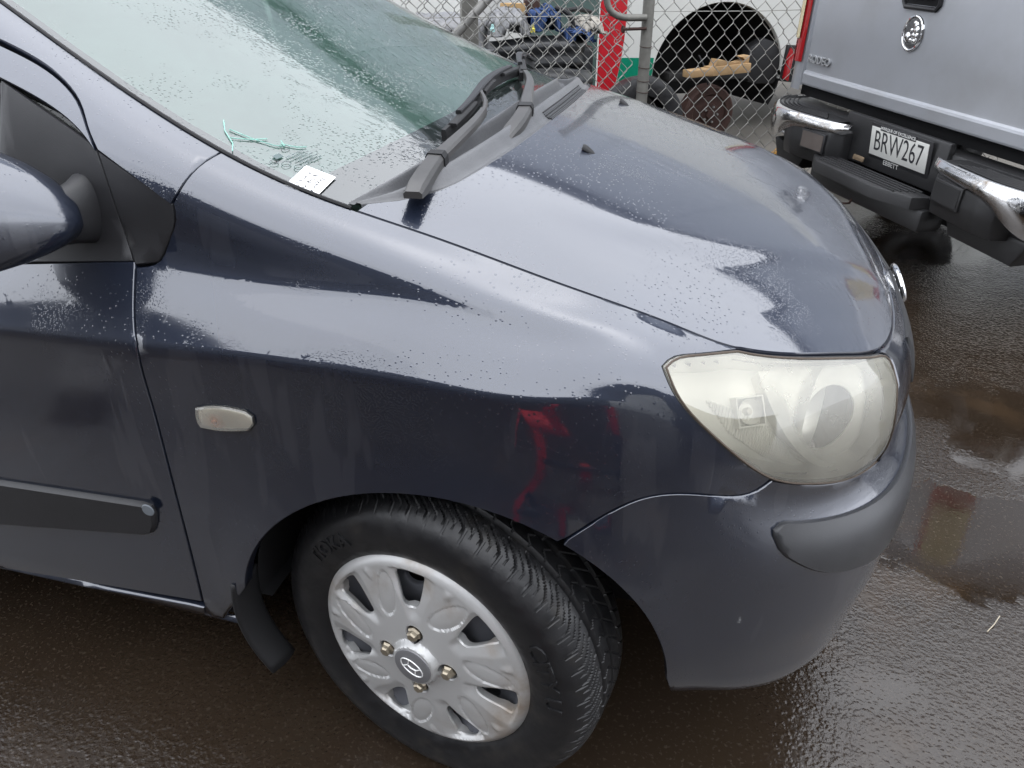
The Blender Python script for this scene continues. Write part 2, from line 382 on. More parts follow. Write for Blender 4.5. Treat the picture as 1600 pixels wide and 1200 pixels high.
FLANK = {  # rows 6..10 (w,z)
 -1.0:[(.812,.775),(.785,.825),(.758,.87),(.607,1.325),(.575,1.352)],
 -.7:[(.822,.785),(.791,.838),(.762,.882),(.668,1.176),(.637,1.202)],
 -.4:[(.828,.794),(.797,.850),(.766,.903),(.740,1.034),(.707,1.058)],
 -.2:[(.830,.798),(.802,.843),(.772,.887),(.752,.958),(.726,.980)],
 0:[(.828,.793),(.799,.836),(.768,.873),(.752,.904),(.725,.924)],
 .17:[(.818,.784),(.790,.818),(.761,.843),(.743,.863),(.716,.876)],
 .32:[(.797,.770),(.786,.800),(.766,.822),(.741,.836),(.714,.844)]}
FR_COLS = [.42,.5,.6,.7,.8,.95,1.15]
COLS = np.r_[QF, FR_COLS]
LOWZ = nspline([-1.0,-.4,.2,.4,.6,.9,1.15],[[.19,.235,.33,.46,.60],[.19,.24,.33,.46,.60],[.2,.25,.33,.46,.60],[.22,.262,.33,.46,.58],[.185,.20,.30,.43,.53],[.185,.20,.29,.42,.51],[.185,.20,.29,.42,.51]])
LOWI = nspline([-1.0,-.4,.2,.4,.6,.9,1.15],[[.07,.03,.012,.003,.0],[.07,.03,.012,.003,.0],[.06,.03,.012,.003,0],[.06,.03,.012,.003,.0],[.07,.045,.018,.004,.006],[.09,.055,.02,.004,.008],[.09,.055,.02,.004,.008]])
def _rows():
    G = np.zeros((12, len(COLS), 3))
    for j, q in enumerate(COLS):
        z = LOWZ(q)[0]; ins = LOWI(q)[0]
        for r in range(5):
            p, n = base([q], [ins[r]]); G[r, j] = (p[0, 0], p[0, 1], z[r])
        if j < len(QF):
            p, n = base([q], [0.0005]); G[5, j] = (p[0, 0], p[0, 1], .70)
            for k, (w, zz) in enumerate(FLANK[q]): G[6+k, j] = (q, w, zz)
            G[11, j] = EDGE[q]
        else:
            p, n = base([q], [HBI[q]]); hb = np.array([p[0, 0], p[0, 1], HBZ[q]]); e = np.array(EFR[q])
            no = np.array([n[0, 0], n[0, 1], .55])
            for r in range(5, 12):
                t = (r-5)/6; G[r, j] = hb*(1-t)+e*t+no*.10*(t*(1-t))
    return G
_G = _rows(); _ROW = [nspline(COLS, _G[r]) for r in range(12)]
def _F0(q, v):
    """q,v arrays -> points (near side has y=-w)"""
    q = np.atleast_1d(q).astype(float); v = np.clip(np.atleast_1d(v).astype(float), 0, 11)
    R = np.stack([f(q) for f in _ROW])            # 12,n,3
    out = np.zeros((len(q), 3))
    # Catmull-Rom style hermite across rows, one-sided at the crease row 6 (crease fades out towards the headlight)
    i = np.clip(v.astype(int), 0, 10); t = (v-i)[:, None]; idx = np.arange(len(q))
    L = np.linalg.norm(np.diff(R, axis=0), axis=2)+1e-6   # 11,n
    def tang(r, side):
        r = np.asarray(r); lo = np.clip(r-1, 0, 11); hi = np.clip(r+1, 0, 11)
        dl = (R[r, idx]-R[lo, idx])/L[np.clip(r-1, 0, 10), idx][:, None]
        dh = (R[hi, idx]-R[r, idx])/L[np.clip(r, 0, 10), idx][:, None]
        wl = L[np.clip(r, 0, 10), idx][:, None]; wh = L[np.clip(r-1, 0, 10), idx][:, None]
        m = (dl*wl+dh*wh)/(wl+wh)
        m = np.where((r == 0)[:, None], dh, m); m = np.where((r == 11)[:, None], dl, m)
        k = np.clip((.50-q)/.30, 0, 1)[:, None]
        m = np.where((r == 6)[:, None], m*(1-k)+(dl if side < 0 else dh)*k, m)
        return m
    h = L[i, idx][:, None]
    m0 = tang(i, +1)*h; m1 = tang(i+1, -1)*h
    p0 = R[i, idx]; p1 = R[i+1, idx]
    return (2*t**3-3*t**2+1)*p0+(t**3-2*t**2+t)*m0+(-2*t**3+3*t**2)*p1+(t**3-t**2)*m1
ARC = (0.028, .298, .347, .322)     # wheel arch ellipse: x, z, rx, rz
def F(q, v, side=-1):
    d = .09
    P = (_F0(q, np.asarray(v)-d)+_F0(q, np.asarray(v)-d*.33)+_F0(q, np.asarray(v)+d*.33)+_F0(q, np.asarray(v)+d))/4
    v = np.atleast_1d(v); edge = ((v < .1) | (v > 10.9))
    if edge.any(): P[edge] = _F0(np.atleast_1d(q)[edge]*np.ones(edge.sum()) if np.size(q) == 1 else np.atleast_1d(q)[edge], v[edge])
    # rolled flare round the wheel arch
    a = np.hypot((P[:, 0]-ARC[0])/ARC[2], (P[:, 2]-ARC[1])/ARC[3])-1
    P[:, 1] += .007*np.exp(-(np.clip(a, -.2, 9)/.11)**2)*(P[:, 2] < .75)
    P[:, 1] *= side
    return P
def Fn(q, v, side=-1):
    e = 2e-3
    q = np.atleast_1d(q).astype(float); v = np.atleast_1d(v).astype(float)
    vl = np.clip(v-.02, 0, 11); vh = np.clip(v+.02, 0, 11)
    n = np.cross(F(q+e, v, side)-F(q-e, v, side), F(q, vh, side)-F(q, vl, side))
    n /= np.linalg.norm(n, axis=1)[:, None]
    c = np.array([0.0, 0, .3]); s = np.sign(((F(q, v, side)-c)*n).sum(1)); return n*s[:, None]
# bonnet: height field between the two edges
_eq = np.linspace(-.35, 1.15, 600); _EC = _ROW[11](_eq)
def edge_w(x): return np.interp(x, _EC[:, 0], _EC[:, 1])
def edge_z(x): return np.interp(x, _EC[:, 0], _EC[:, 2])
CEN = nspline([-.2,0,.2,.4,.5,.6,.655,.703],[1.065,1.022,.969,.906,.868,.820,.784,.738])
RIDGE = nspline([-.2,.15,.40,.62,.75],[.57,.548,.465,.29,.20])
def bonnet_z(x, y):
    x = np.asarray(x, float); w = np.abs(np.asarray(y, float)); we = np.maximum(edge_w(x), 1e-3); ze = edge_z(x); zc = CEN(x)
    t = np.clip(w/we, 0, 1.05); z = zc-(zc-ze)*t**2.8
    k = np.clip((w-RIDGE(x))/.05+.5, 0, 1); k = k*k*(3-2*k)
    z = z-.007*k*np.clip((we-w)/.10, 0, 1)*np.clip((x-.10)/.15, 0, 1)*np.clip((.70-x)/.1, 0, 1)
    return z
def B(x, y):
    x = np.atleast_1d(x).astype(float); y = np.atleast_1d(y).astype(float)
    return np.c_[x, y, bonnet_z(x, y)]
# windscreen: a = 0 base .. 1 roof, b = -1 near edge .. 1 far edge
_wa = nspline([0,.15,.35,.65,1],[(-.110,.689,.966),(-.2,.690,.989),(-.4,.664,1.066),(-.7,.598,1.211),(-1.0,.536,1.359)])
_wc = nspline([0,.15,.35,.65,1],[(.030,0,1.004),(-.06,0,1.034),(-.26,0,1.114),(-.56,0,1.258),(-.865,0,1.402)])
def W(a, b):
    a = np.atleast_1d(a).astype(float); b = np.atleast_1d(b).astype(float)
    E_ = _wa(a); C_ = _wc(a); s = np.abs(b)[:, None]**2.2
    P = C_*(1-s)+E_*s; P[:, 1] = E_[:, 1]*b
    return P

POLY = {
 'fender': [(-0.411,7.6912),(-0.4096,7.4902),(-0.408,7.2901),(-0.4063,7.0908),(-0.4047,6.8967),(-0.403,6.7073),(-0.4009,6.519),(-0.3984,6.3319),(-0.3954,6.1461),(-0.3935,5.9725),(-0.3948,5.8214),(-0.3961,5.6723),(-0.3969,5.5221),(-0.3974,5.371),(-0.3975,5.219),(-0.3975,5.0668),(-0.3972,4.9185),(-0.3969,4.7735),(-0.3966,4.6275),(-0.3964,4.4801),(-0.3962,4.3308),(-0.3961,4.1789),(-0.3962,4.03),(-0.3964,3.9043),(-0.3967,3.7897),(-0.3969,3.6734),(-0.3972,3.5551),(-0.3975,3.4346),(-0.3979,3.3117),(-0.3984,3.1861),(-0.3991,3.0568),(-0.3999,2.9202),(-0.4008,2.777),(-0.4017,2.6308),(-0.4029,2.4804),(-0.4045,2.3238),(-0.4068,2.1584),(-0.4099,1.9681),(-0.4129,1.7241),(-0.4163,1.4658),(-0.4248,1.1207),(-0.4206,0.847),(-0.3932,1.0276),(-0.312,2.2581),(-0.3082,2.3765),(-0.3036,2.4932),(-0.2982,2.6082),(-0.292,2.7211),(-0.285,2.8319),(-0.2773,2.9395),(-0.2689,3.0407),(-0.2598,3.135),(-0.25,3.2249),(-0.2395,3.3112),(-0.2284,3.3939),(-0.2167,3.4726),(-0.2043,3.5472),(-0.1915,3.6176),(-0.1781,3.6836),(-0.1642,3.745),(-0.1499,3.8019),(-0.1352,3.8541),(-0.12,3.9016),(-0.1046,3.9474),(-0.0888,3.9908),(-0.0727,4.0308),(-0.0564,4.0688),(-0.0399,4.1017),(-0.0233,4.1299),(-0.0065,4.1507),(0.0103,4.1641),(0.0272,4.1698),(0.0441,4.168),(0.0609,4.1585),(0.0777,4.1412),(0.0944,4.1164),(0.1109,4.0847),(0.1272,4.0494),(0.1434,4.0099),(0.1592,3.9667),(0.1748,3.9215),(0.1901,3.8736),(0.205,3.8212),(0.2163,3.8752),(0.2256,3.9382),(0.2349,4.0042),(0.2443,4.0775),(0.2539,4.1596),(0.2636,4.2432),(0.2735,4.3244),(0.2835,4.4007),(0.2937,4.4705),(0.304,4.5328),(0.3146,4.5867),(0.3254,4.6323),(0.3365,4.6709),(0.348,4.7037),(0.3597,4.7318),(0.3719,4.756),(0.3845,4.7774),(0.3976,4.7968),(0.4112,4.8159),(0.4252,4.8394),(0.4391,4.8727),(0.4527,4.9232),(0.4654,5.0126),(0.476,5.2156),(0.484,5.5023),(0.4907,5.8004),(0.4752,5.9605),(0.4611,6.1102),(0.448,6.2413),(0.4357,6.3534),(0.4241,6.4481),(0.4131,6.5258),(0.4026,6.5893),(0.3924,6.6439),(0.3824,6.693),(0.3727,6.7398),(0.3632,6.792),(0.3542,6.8601),(0.3457,6.954),(0.338,7.084),(0.3311,7.2574),(0.3251,7.472),(0.3196,7.7206),(0.3145,8.0005),(0.3207,8.4493),(0.3291,8.8677),(0.3399,9.2502),(0.3521,9.6146),(0.3647,9.9715),(0.3777,10.3076),(0.3911,10.5889),(0.4044,10.8087),(0.4198,11),(0.4159,11),(0.4037,11),(0.3914,11),(0.3792,11),(0.3669,11),(0.3547,11),(0.3425,11),(0.3302,11),(0.318,11),(0.3058,11),(0.2935,11),(0.2813,11),(0.2691,11),(0.2568,11),(0.2446,11),(0.2323,11),(0.2201,11),(0.2079,11),(0.1956,11),(0.1834,11),(0.1712,11),(0.1589,11),(0.1467,11),(0.1345,11),(0.1222,11),(0.11,11),(0.0977,11),(0.0855,11),(0.0733,11),(0.061,11),(0.0488,11),(0.0366,11),(0.0243,11),(0.0121,11),(-0.0002,11),(-0.0124,11),(-0.0246,11),(-0.0369,11),(-0.0491,11),(-0.0613,11),(-0.0736,11),(-0.0858,11),(-0.098,11),(-0.1103,11),(-0.1225,11),(-0.1348,11),(-0.147,11),(-0.1592,11),(-0.1715,11),(-0.1837,11),(-0.1959,11),(-0.2082,11),(-0.2204,11),(-0.2326,11),(-0.2449,11),(-0.2571,11),(-0.2694,11),(-0.2816,11),(-0.2938,11),(-0.3061,11),(-0.3075,10.9468),(-0.3106,10.5433),(-0.3136,10.1507),(-0.3173,9.7912),(-0.3209,9.454),(-0.3244,9.1203),(-0.3285,8.923),(-0.3339,8.7997),(-0.3407,8.6811),(-0.3401,8.5828),(-0.3418,8.4811),(-0.3472,8.3756),(-0.3546,8.268),(-0.3614,8.1587),(-0.367,8.0486),(-0.3734,7.9272),(-0.3829,7.8104),(-0.396,7.7375),(-0.411,7.6912)],
 'door': [(-0.4165,7.7253),(-0.4152,7.5248),(-0.4137,7.3251),(-0.412,7.1263),(-0.4104,6.9316),(-0.4087,6.7429),(-0.4067,6.5554),(-0.4043,6.3691),(-0.4014,6.1841),(-0.399,6.0069),(-0.3998,5.8528),(-0.4013,5.704),(-0.4023,5.5542),(-0.4029,5.4033),(-0.4032,5.2516),(-0.4032,5.0992),(-0.403,4.9502),(-0.4027,4.8054),(-0.4025,4.6602),(-0.4022,4.5137),(-0.4021,4.3654),(-0.402,4.2148),(-0.4021,4.0637),(-0.4023,3.9332),(-0.4026,3.8176),(-0.4029,3.7019),(-0.4032,3.5842),(-0.4036,3.4645),(-0.404,3.3424),(-0.4045,3.2176),(-0.4052,3.0899),(-0.4061,2.9555),(-0.4069,2.8139),(-0.4079,2.669),(-0.409,2.5204),(-0.4105,2.3663),(-0.4125,2.2042),(-0.4155,2.0262),(-0.4186,1.7931),(-0.4216,1.5424),(-0.4397,1.5239),(-0.4579,1.5054),(-0.4762,1.4868),(-0.4947,1.4682),(-0.5134,1.4495),(-0.5322,1.4306),(-0.5512,1.4117),(-0.5704,1.3925),(-0.5897,1.3733),(-0.6093,1.3538),(-0.629,1.3341),(-0.6489,1.3141),(-0.669,1.2938),(-0.6894,1.273),(-0.71,1.2518),(-0.7308,1.2299),(-0.7519,1.2073),(-0.7733,1.1838),(-0.795,1.159),(-0.8171,1.1327),(-0.8396,1.1041),(-0.8626,1.0714),(-0.8862,1.0326),(-1,1.45),(-1,8.2),(-0.6504,7.6113),(-0.6338,7.6192),(-0.6175,7.6267),(-0.6012,7.634),(-0.5851,7.6415),(-0.5691,7.6495),(-0.5532,7.6583),(-0.5375,7.6682),(-0.522,7.6793),(-0.5066,7.6919),(-0.4913,7.7063),(-0.4762,7.7225),(-0.4613,7.741),(-0.4465,7.7618),(-0.4318,7.7853),(-0.4173,7.8117)],
 'sill': [(-0.4238,1.3126),(-0.4416,1.2927),(-0.4596,1.2725),(-0.4778,1.2518),(-0.4961,1.2306),(-0.5147,1.2088),(-0.5334,1.1862),(-0.5524,1.1627),(-0.5716,1.1381),(-0.5912,1.1118),(-0.611,1.0831),(-0.6312,1.0502),(-0.652,1.0111),(-0.6735,0.9603),(-0.697,0.8698),(-0.7243,0.7069),(-0.74,0.7761),(-0.7633,0.7069),(-0.7793,0.7761),(-0.7982,0.7761),(-0.8195,0.7761),(-0.8382,0.7761),(-0.8627,0.7069),(-0.8788,0.7761),(-0.9038,0.7069),(-1,1.3),(-1,0),(-0.335,0),(-0.4041,0.6377),(-0.4181,0.6377),(-0.4287,0.7393),(-0.4362,0.9209)],
 'quarter_trim': [(-0.4542,8.8198),(-0.4437,8.8107),(-0.4333,8.8006),(-0.423,8.7894),(-0.4128,8.7769),(-0.4027,8.7632),(-0.3928,8.7482),(-0.383,8.7319),(-0.3734,8.7141),(-0.3638,8.6949),(-0.3543,8.6741),(-0.3449,8.6519),(-0.3452,8.6364),(-0.3448,8.544),(-0.3468,8.4469),(-0.3523,8.3446),(-0.3597,8.2427),(-0.3672,8.1459),(-0.3738,8.0491),(-0.3795,7.9268),(-0.3913,7.8805),(-0.4031,7.8322),(-0.415,7.7864),(-0.4178,7.8838),(-0.423,8.0113),(-0.4273,8.0983),(-0.4308,8.1692),(-0.4335,8.2383),(-0.4356,8.3059),(-0.4374,8.3725),(-0.4389,8.4381),(-0.4404,8.503),(-0.442,8.5671),(-0.444,8.6302),(-0.4464,8.6923),(-0.4494,8.7529),(-0.4532,8.8118)],
 'sail': [(-0.4593,8.8153),(-0.4551,8.7562),(-0.4518,8.6952),(-0.4491,8.6326),(-0.447,8.5687),(-0.4452,8.5037),(-0.4436,8.4376),(-0.442,8.3705),(-0.4402,8.3023),(-0.438,8.2328),(-0.4353,8.1618),(-0.4317,8.0884),(-0.4273,7.9942),(-0.4218,7.8482),(-0.4361,7.8262),(-0.4506,7.807),(-0.4652,7.7904),(-0.4799,7.7763),(-0.4948,7.7643),(-0.5099,7.7543),(-0.525,7.7461),(-0.5404,7.7394),(-0.5559,7.7342),(-0.5715,7.7301),(-0.5873,7.7269),(-0.6032,7.7243),(-0.6192,7.7221),(-0.6354,7.7198),(-0.6517,7.7172),(-0.66,8.25),(-0.6217,8.8904),(-0.6087,8.8891),(-0.5958,8.8878),(-0.5829,8.8862),(-0.5702,8.8844),(-0.5575,8.8823),(-0.5449,8.8798),(-0.5324,8.8768),(-0.5201,8.8733),(-0.5078,8.8693),(-0.4957,8.8645),(-0.4837,8.859),(-0.4719,8.8526)],
 'door_frame': [(-0.6227,8.9069),(-0.6089,8.9164),(-0.5953,8.9268),(-0.5818,8.9368),(-0.5686,8.9459),(-0.5557,8.9535),(-0.5431,8.9587),(-0.5309,8.9608),(-0.5191,8.959),(-0.5076,8.9523),(-0.4967,8.9397),(-0.4865,8.9201),(-0.4769,8.8957),(-0.4681,8.8657),(-0.4604,8.8284),(-0.4668,8.8753),(-0.4735,8.9249),(-0.48,8.99),(-0.4869,9.089),(-0.4949,9.2796),(-0.5043,9.4347),(-0.515,9.5477),(-0.5265,9.6251),(-0.5384,9.6728),(-0.5504,9.6945),(-0.5625,9.6929),(-0.5748,9.6712),(-0.5871,9.6327),(-0.5996,9.5807),(-0.6122,9.5185),(-0.625,9.4494),(-0.6379,9.3766),(-1,9.1),(-1,8.75)],
 'pillar': [(-0.6433,9.6141),(-0.6305,9.683),(-0.618,9.749),(-0.6055,9.8089),(-0.5932,9.8596),(-0.5809,9.8974),(-0.5688,9.9191),(-0.5567,9.921),(-0.5446,9.8999),(-0.5326,9.8536),(-0.5207,9.7799),(-0.5093,9.6765),(-0.4989,9.5405),(-0.4897,9.3691),(-0.4818,9.1713),(-0.4747,9.022),(-0.4679,8.9491),(-0.4611,8.8946),(-0.4544,8.8473),(-0.444,8.8371),(-0.4336,8.8258),(-0.4234,8.8132),(-0.4134,8.7993),(-0.4035,8.784),(-0.3937,8.7673),(-0.384,8.7491),(-0.3745,8.7293),(-0.3651,8.7081),(-0.3558,8.6852),(-0.3466,8.6607),(-0.3389,8.7797),(-0.3327,8.9018),(-0.3281,9.0785),(-0.3246,9.4163),(-0.3211,9.7614),(-0.3176,10.1274),(-0.3145,10.5275),(-0.3114,10.9399),(-0.3101,11),(-0.3339,11),(-0.3576,11),(-0.3814,11),(-0.4052,11),(-0.429,11),(-0.4528,11),(-0.4766,11),(-0.5004,11),(-0.5242,11),(-0.548,11),(-0.5718,11),(-0.5956,11),(-0.6193,11),(-0.6431,11),(-0.6669,11),(-0.6907,11),(-0.7145,11),(-0.7383,11),(-0.7621,11),(-0.7859,11),(-0.8097,11),(-0.8335,11),(-0.8573,11),(-0.881,11),(-0.9048,11),(-0.9286,11),(-0.9524,11),(-0.9762,11),(-1,11),(-1,9.3)],
 'headlight': [(0.3177,8.0341),(0.3228,7.7497),(0.3282,7.4988),(0.3342,7.284),(0.3412,7.1118),(0.3491,6.982),(0.3576,6.8882),(0.3668,6.8199),(0.3764,6.7662),(0.3862,6.7166),(0.3962,6.663),(0.4065,6.6006),(0.4171,6.524),(0.4283,6.4262),(0.4402,6.3056),(0.4529,6.1691),(0.4667,6.0277),(0.4815,5.8984),(0.4975,5.8011),(0.5144,5.7423),(0.5323,5.7106),(0.5511,5.6927),(0.5708,5.676),(0.5917,5.6477),(0.6136,5.6041),(0.6364,5.5509),(0.6601,5.4952),(0.6848,5.4442),(0.7109,5.3967),(0.7397,5.3257),(0.7738,5.1713),(0.7697,5.6264),(0.7678,6.0243),(0.7609,6.5454),(0.7545,7.0471),(0.7497,7.5466),(0.7468,8.0055),(0.7461,8.4507),(0.7477,8.8664),(0.7526,9.2623),(0.7505,10.2),(0.749,10.5),(0.738,10.75),(0.72,10.86),(0.7,10.88),(0.6855,10.88),(0.6711,10.88),(0.6566,10.88),(0.6421,10.88),(0.6276,10.88),(0.6132,10.88),(0.5987,10.88),(0.5842,10.88),(0.5697,10.88),(0.5553,10.88),(0.5408,10.88),(0.5263,10.88),(0.5118,10.88),(0.4974,10.88),(0.4829,10.88),(0.4684,10.88),(0.4539,10.88),(0.4395,10.88),(0.425,10.88),(0.4191,10.8713),(0.4064,10.7149),(0.3934,10.5105),(0.3805,10.2497),(0.3678,9.937),(0.3555,9.5971),(0.3437,9.244),(0.333,8.8721),(0.3243,8.4685),(0.3177,8.0341)],
 'bumper': [(0.2199,3.8487),(0.2293,3.9102),(0.2386,3.9744),(0.248,4.0455),(0.2575,4.1261),(0.2671,4.2115),(0.2768,4.295),(0.2867,4.3737),(0.2968,4.4454),(0.3071,4.5089),(0.3177,4.5628),(0.3285,4.6078),(0.3397,4.6454),(0.3513,4.6768),(0.3632,4.7032),(0.3755,4.7258),(0.3883,4.7456),(0.4016,4.7637),(0.4153,4.7822),(0.4294,4.8059),(0.4435,4.8395),(0.4573,4.8876),(0.4703,4.9634),(0.4817,5.1165),(0.4905,5.3883),(0.4976,5.6741),(0.5143,5.6529),(0.5321,5.6226),(0.551,5.5841),(0.5711,5.5381),(0.5923,5.4852),(0.6143,5.4267),(0.6372,5.3635),(0.6612,5.2954),(0.6867,5.2188),(0.7145,5.1245),(0.7442,5.0217),(0.7737,4.933),(0.8018,4.8589),(0.771,5.7497),(0.783,5.8956),(0.8061,5.9107),(0.7791,6.7642),(0.7672,7.3694),(0.7612,7.8758),(0.7593,8.3354),(0.7603,8.7581),(0.765,9.1487),(0.763,10.3),(0.76,10.6),(0.749,10.85),(0.733,10.97),(0.742,11),(0.7635,11),(0.7849,11),(0.8064,11),(0.8279,11),(0.8494,11),(0.8708,11),(0.8923,11),(0.9138,11),(0.9353,11),(0.9567,11),(0.9782,11),(0.9997,11),(1.0212,11),(1.0426,11),(1.0641,11),(1.0856,11),(1.1071,11),(1.1285,11),(1.15,11),(1.15,1),(1.15,0),(1.1,0),(1.065,0),(1.029,0),(0.994,0),(0.959,0),(0.924,0),(0.888,0),(0.853,0),(0.818,0),(0.783,0),(0.747,0),(0.712,0),(0.677,0),(0.642,0),(0.606,0),(0.571,0),(0.536,0),(0.501,0),(0.465,0),(0.43,0),(0.418,0),(0.408,0.6),(0.4,1.1),(0.392,1.45),(0.3865,1.6812),(0.3847,1.8933),(0.3822,2.0525),(0.379,2.1695),(0.3752,2.2804),(0.3707,2.3895),(0.3656,2.4967),(0.3598,2.602),(0.3533,2.7056),(0.3462,2.8073),(0.3383,2.9071),(0.3298,3.0056),(0.3207,3.1019),(0.3109,3.1947),(0.3006,3.2834),(0.2898,3.3679),(0.2785,3.4481),(0.2667,3.5239),(0.2544,3.5952),(0.2417,3.662),(0.2286,3.7242),(0.2152,3.7819)],
 'strip': [(0.5158,4.3657),(0.5255,4.4927),(0.5428,4.522),(0.5608,4.5261),(0.5783,4.5208),(0.5956,4.509),(0.613,4.4933),(0.6309,4.4751),(0.6493,4.4557),(0.6682,4.4368),(0.6874,4.42),(0.7071,4.4063),(0.7273,4.3915),(0.7483,4.3687),(0.77,4.3301)],
 'moulding': [(-0.7594,3.1906),(-0.7412,3.1976),(-0.7231,3.2045),(-0.7051,3.2114),(-0.6873,3.2183),(-0.6696,3.2251),(-0.652,3.2319),(-0.6346,3.2386),(-0.6173,3.2454),(-0.6001,3.2521),(-0.5831,3.2587),(-0.5661,3.2653),(-0.5493,3.2719),(-0.5326,3.2784),(-0.5161,3.2849),(-0.4996,3.2913),(-0.4833,3.2977),(-0.4671,3.304),(-0.4525,3.2891),(-0.4499,3.2007),(-0.4556,3.0531),(-0.4645,2.9163),(-0.482,2.8511),(-0.4995,2.8293),(-0.5172,2.8073),(-0.535,2.7853),(-0.553,2.7631),(-0.5711,2.7407),(-0.5894,2.7183),(-0.6079,2.6957),(-0.6266,2.6729),(-0.6454,2.6499),(-0.6644,2.6268),(-0.6836,2.6034),(-0.703,2.5798),(-0.7226,2.556),(-0.7424,2.532),(-0.7624,2.5076),(-0.7825,2.483),(-0.803,2.4581),(-1,2.9),(-1,3.35)],
 'indicator': [(-0.3203,5.0404),(-0.3061,5.0788),(-0.2923,5.1101),(-0.279,5.1278),(-0.2662,5.1292),(-0.2538,5.1193),(-0.2416,5.1039),(-0.2331,5.0511),(-0.2332,4.9319),(-0.242,4.8204),(-0.255,4.7916),(-0.268,4.7661),(-0.2809,4.7472),(-0.2936,4.7384),(-0.3061,4.7401),(-0.3185,4.7473),(-0.3226,4.8278),(-0.3228,4.9269),(-0.3203,5.0404)],
}
# ---------------------------------------------------------------- wet asphalt yard
t = NT('wet_asphalt')
def spot(x, y, rx, ry, soft=.35, wob=.35):
    mp = t.n('ShaderNodeMapping'); mp.vector_type = 'POINT'; mp.inputs['Location'].default_value = (-x/rx, -y/ry, 0); mp.inputs['Scale'].default_value = (1/rx, 1/ry, 1); t.l(t.tc.outputs['Object'], mp.inputs[0])
    ln = t.n('ShaderNodeVectorMath', operation='LENGTH'); t.l(mp.outputs[0], ln.inputs[0]); d = t.math('ADD', ln.outputs['Value'], t.math('MULTIPLY', t.math('SUBTRACT', wob_n, .5), wob*4)); return t.rng(d, 1+soft*.5, 1-soft*.5)
wob_n = t.noise(9, 4, .6)
big = t.noise(.55, 4, .6); pud = t.math('MAXIMUM', t.rng(t.noise(.9, 3, .55, dist=.4), .52, .60), t.math('MAXIMUM', spot(1.12, .10, .30, .22, .15), spot(1.40, .62, .26, .30, .3)))
agg = t.voro(95); wf = t.rng(t.noise(62, 2, .5), .44, .56); fine = t.noise(420, 1, .6); mid = t.noise(38, 2, .6)
col = t.mix(t.rng(big, .3, .7), (.017, .0115, .0075), (.032, .0220, .0145)); col = t.mix(t.rng(t.noise(130, 2), .56, .70), col, (.052, .040, .029)); col = t.mix(t.rng(t.noise(1.7, 4, .7), .55, .75), col, (.044, .028, .016))
stone = t.math('ADD', t.math('MULTIPLY', t.rng(agg, .55, .1), .8), t.math('ADD', t.math('MULTIPLY', fine, .35), t.math('ADD', t.math('MULTIPLY', mid, .8), t.math('MULTIPLY', wf, .45))))
patch = t.rng(t.noise(2.3, 3, .6), .35, .62, .45, 1.1)
h = t.math('MULTIPLY', t.math('MULTIPLY', stone, patch), t.math('SUBTRACT', 1.0, t.math('MULTIPLY', pud, .95)))
rough = t.math('ADD', t.math('MULTIPLY', pud, -.08), t.rng(t.noise(14, 3), .3, .7, .09, .20))
t.set(Base_Color=col, Roughness=rough, Normal=t.bump(h, .20, .005), Specular_IOR_Level=.58); M['asphalt'] = t.m
g = mesh('ground', [(-150, -150, 0), (150, -150, 0), (150, 150, 0), (-150, 150, 0)], [(0, 1, 2, 3)], M['asphalt']); tag(g, kind='structure')

# ================================================================ the dark hatchback
car = empty('hatchback_car', (0, 0, 0)); tag(car, 'dark blue-grey wet hatchback with silver hubcap, bonnet closed, parked beside silver ute', 'car')
FN = lambda q, v: F(q, v); FNN = lambda q, v: Fn(q, v)
VL = np.r_[np.arange(0, 5.6, .28), np.arange(5.6, 6.5, .07), np.arange(6.5, 11, .2)]
QL = np.arange(-1.05, 1.16, .016)
def fpanel(name, key, mat, parent=car, **k): return panel(name, FN, FNN, POLY[key], mat, parent, QL, VL, **k)
fender = fpanel('fender', 'fender', M['paint'], depth=.022); mirrored(fender)
door = fpanel('front_door', 'door', M['paint'], depth=.016)
fpanel('door_frame', 'door_frame', M['paint'], door, depth=.012)
fpanel('mirror_sail', 'sail', M['trim'], door, depth=.012, lift=-.002)
fpanel('sill', 'sill', M['paint'])
pillar = fpanel('windscreen_pillar', 'pillar', M['paint']); mirrored(pillar)
fpanel('quarter_trim', 'quarter_trim', M['trim'], lift=-.001)
bumper = fpanel('front_bumper', 'bumper', M['paint'], depth=.02); join_mirror(bumper)
# black shell under the panels so that the shut lines read dark
qs = np.arange(-1.0, 1.151, .02); vs_ = np.r_[np.arange(.6, 11.01, .2)]
Q, V2 = np.meshgrid(qs, vs_, indexing='ij'); P = F(Q.ravel(), V2.ravel()); N = Fn(Q.ravel(), V2.ravel()); P = P-N*.016
ok = np.hypot((P[:, 0]-ARC[0])/ARC[2], (P[:, 2]-ARC[1])/ARC[3]) > 1.03
hl = np.array(POLY['headlight'])*[1, .085]; inh = inside(hl, np.c_[Q.ravel(), V2.ravel()*.085]) & (segdist(np.c_[Q.ravel(), V2.ravel()*.085], hl) > .012)
ok &= ~inh
nu, nv = Q.shape; Fc = []
for i in range(nu-1):
    for j in range(nv-1):
        q = (i*nv+j, (i+1)*nv+j, (i+1)*nv+j+1, i*nv+j+1)
        if all(ok[list(q)]): Fc.append(q)
sh = mesh('inner_shell', P, Fc, M['black_gap'], car); join_mirror(sh)
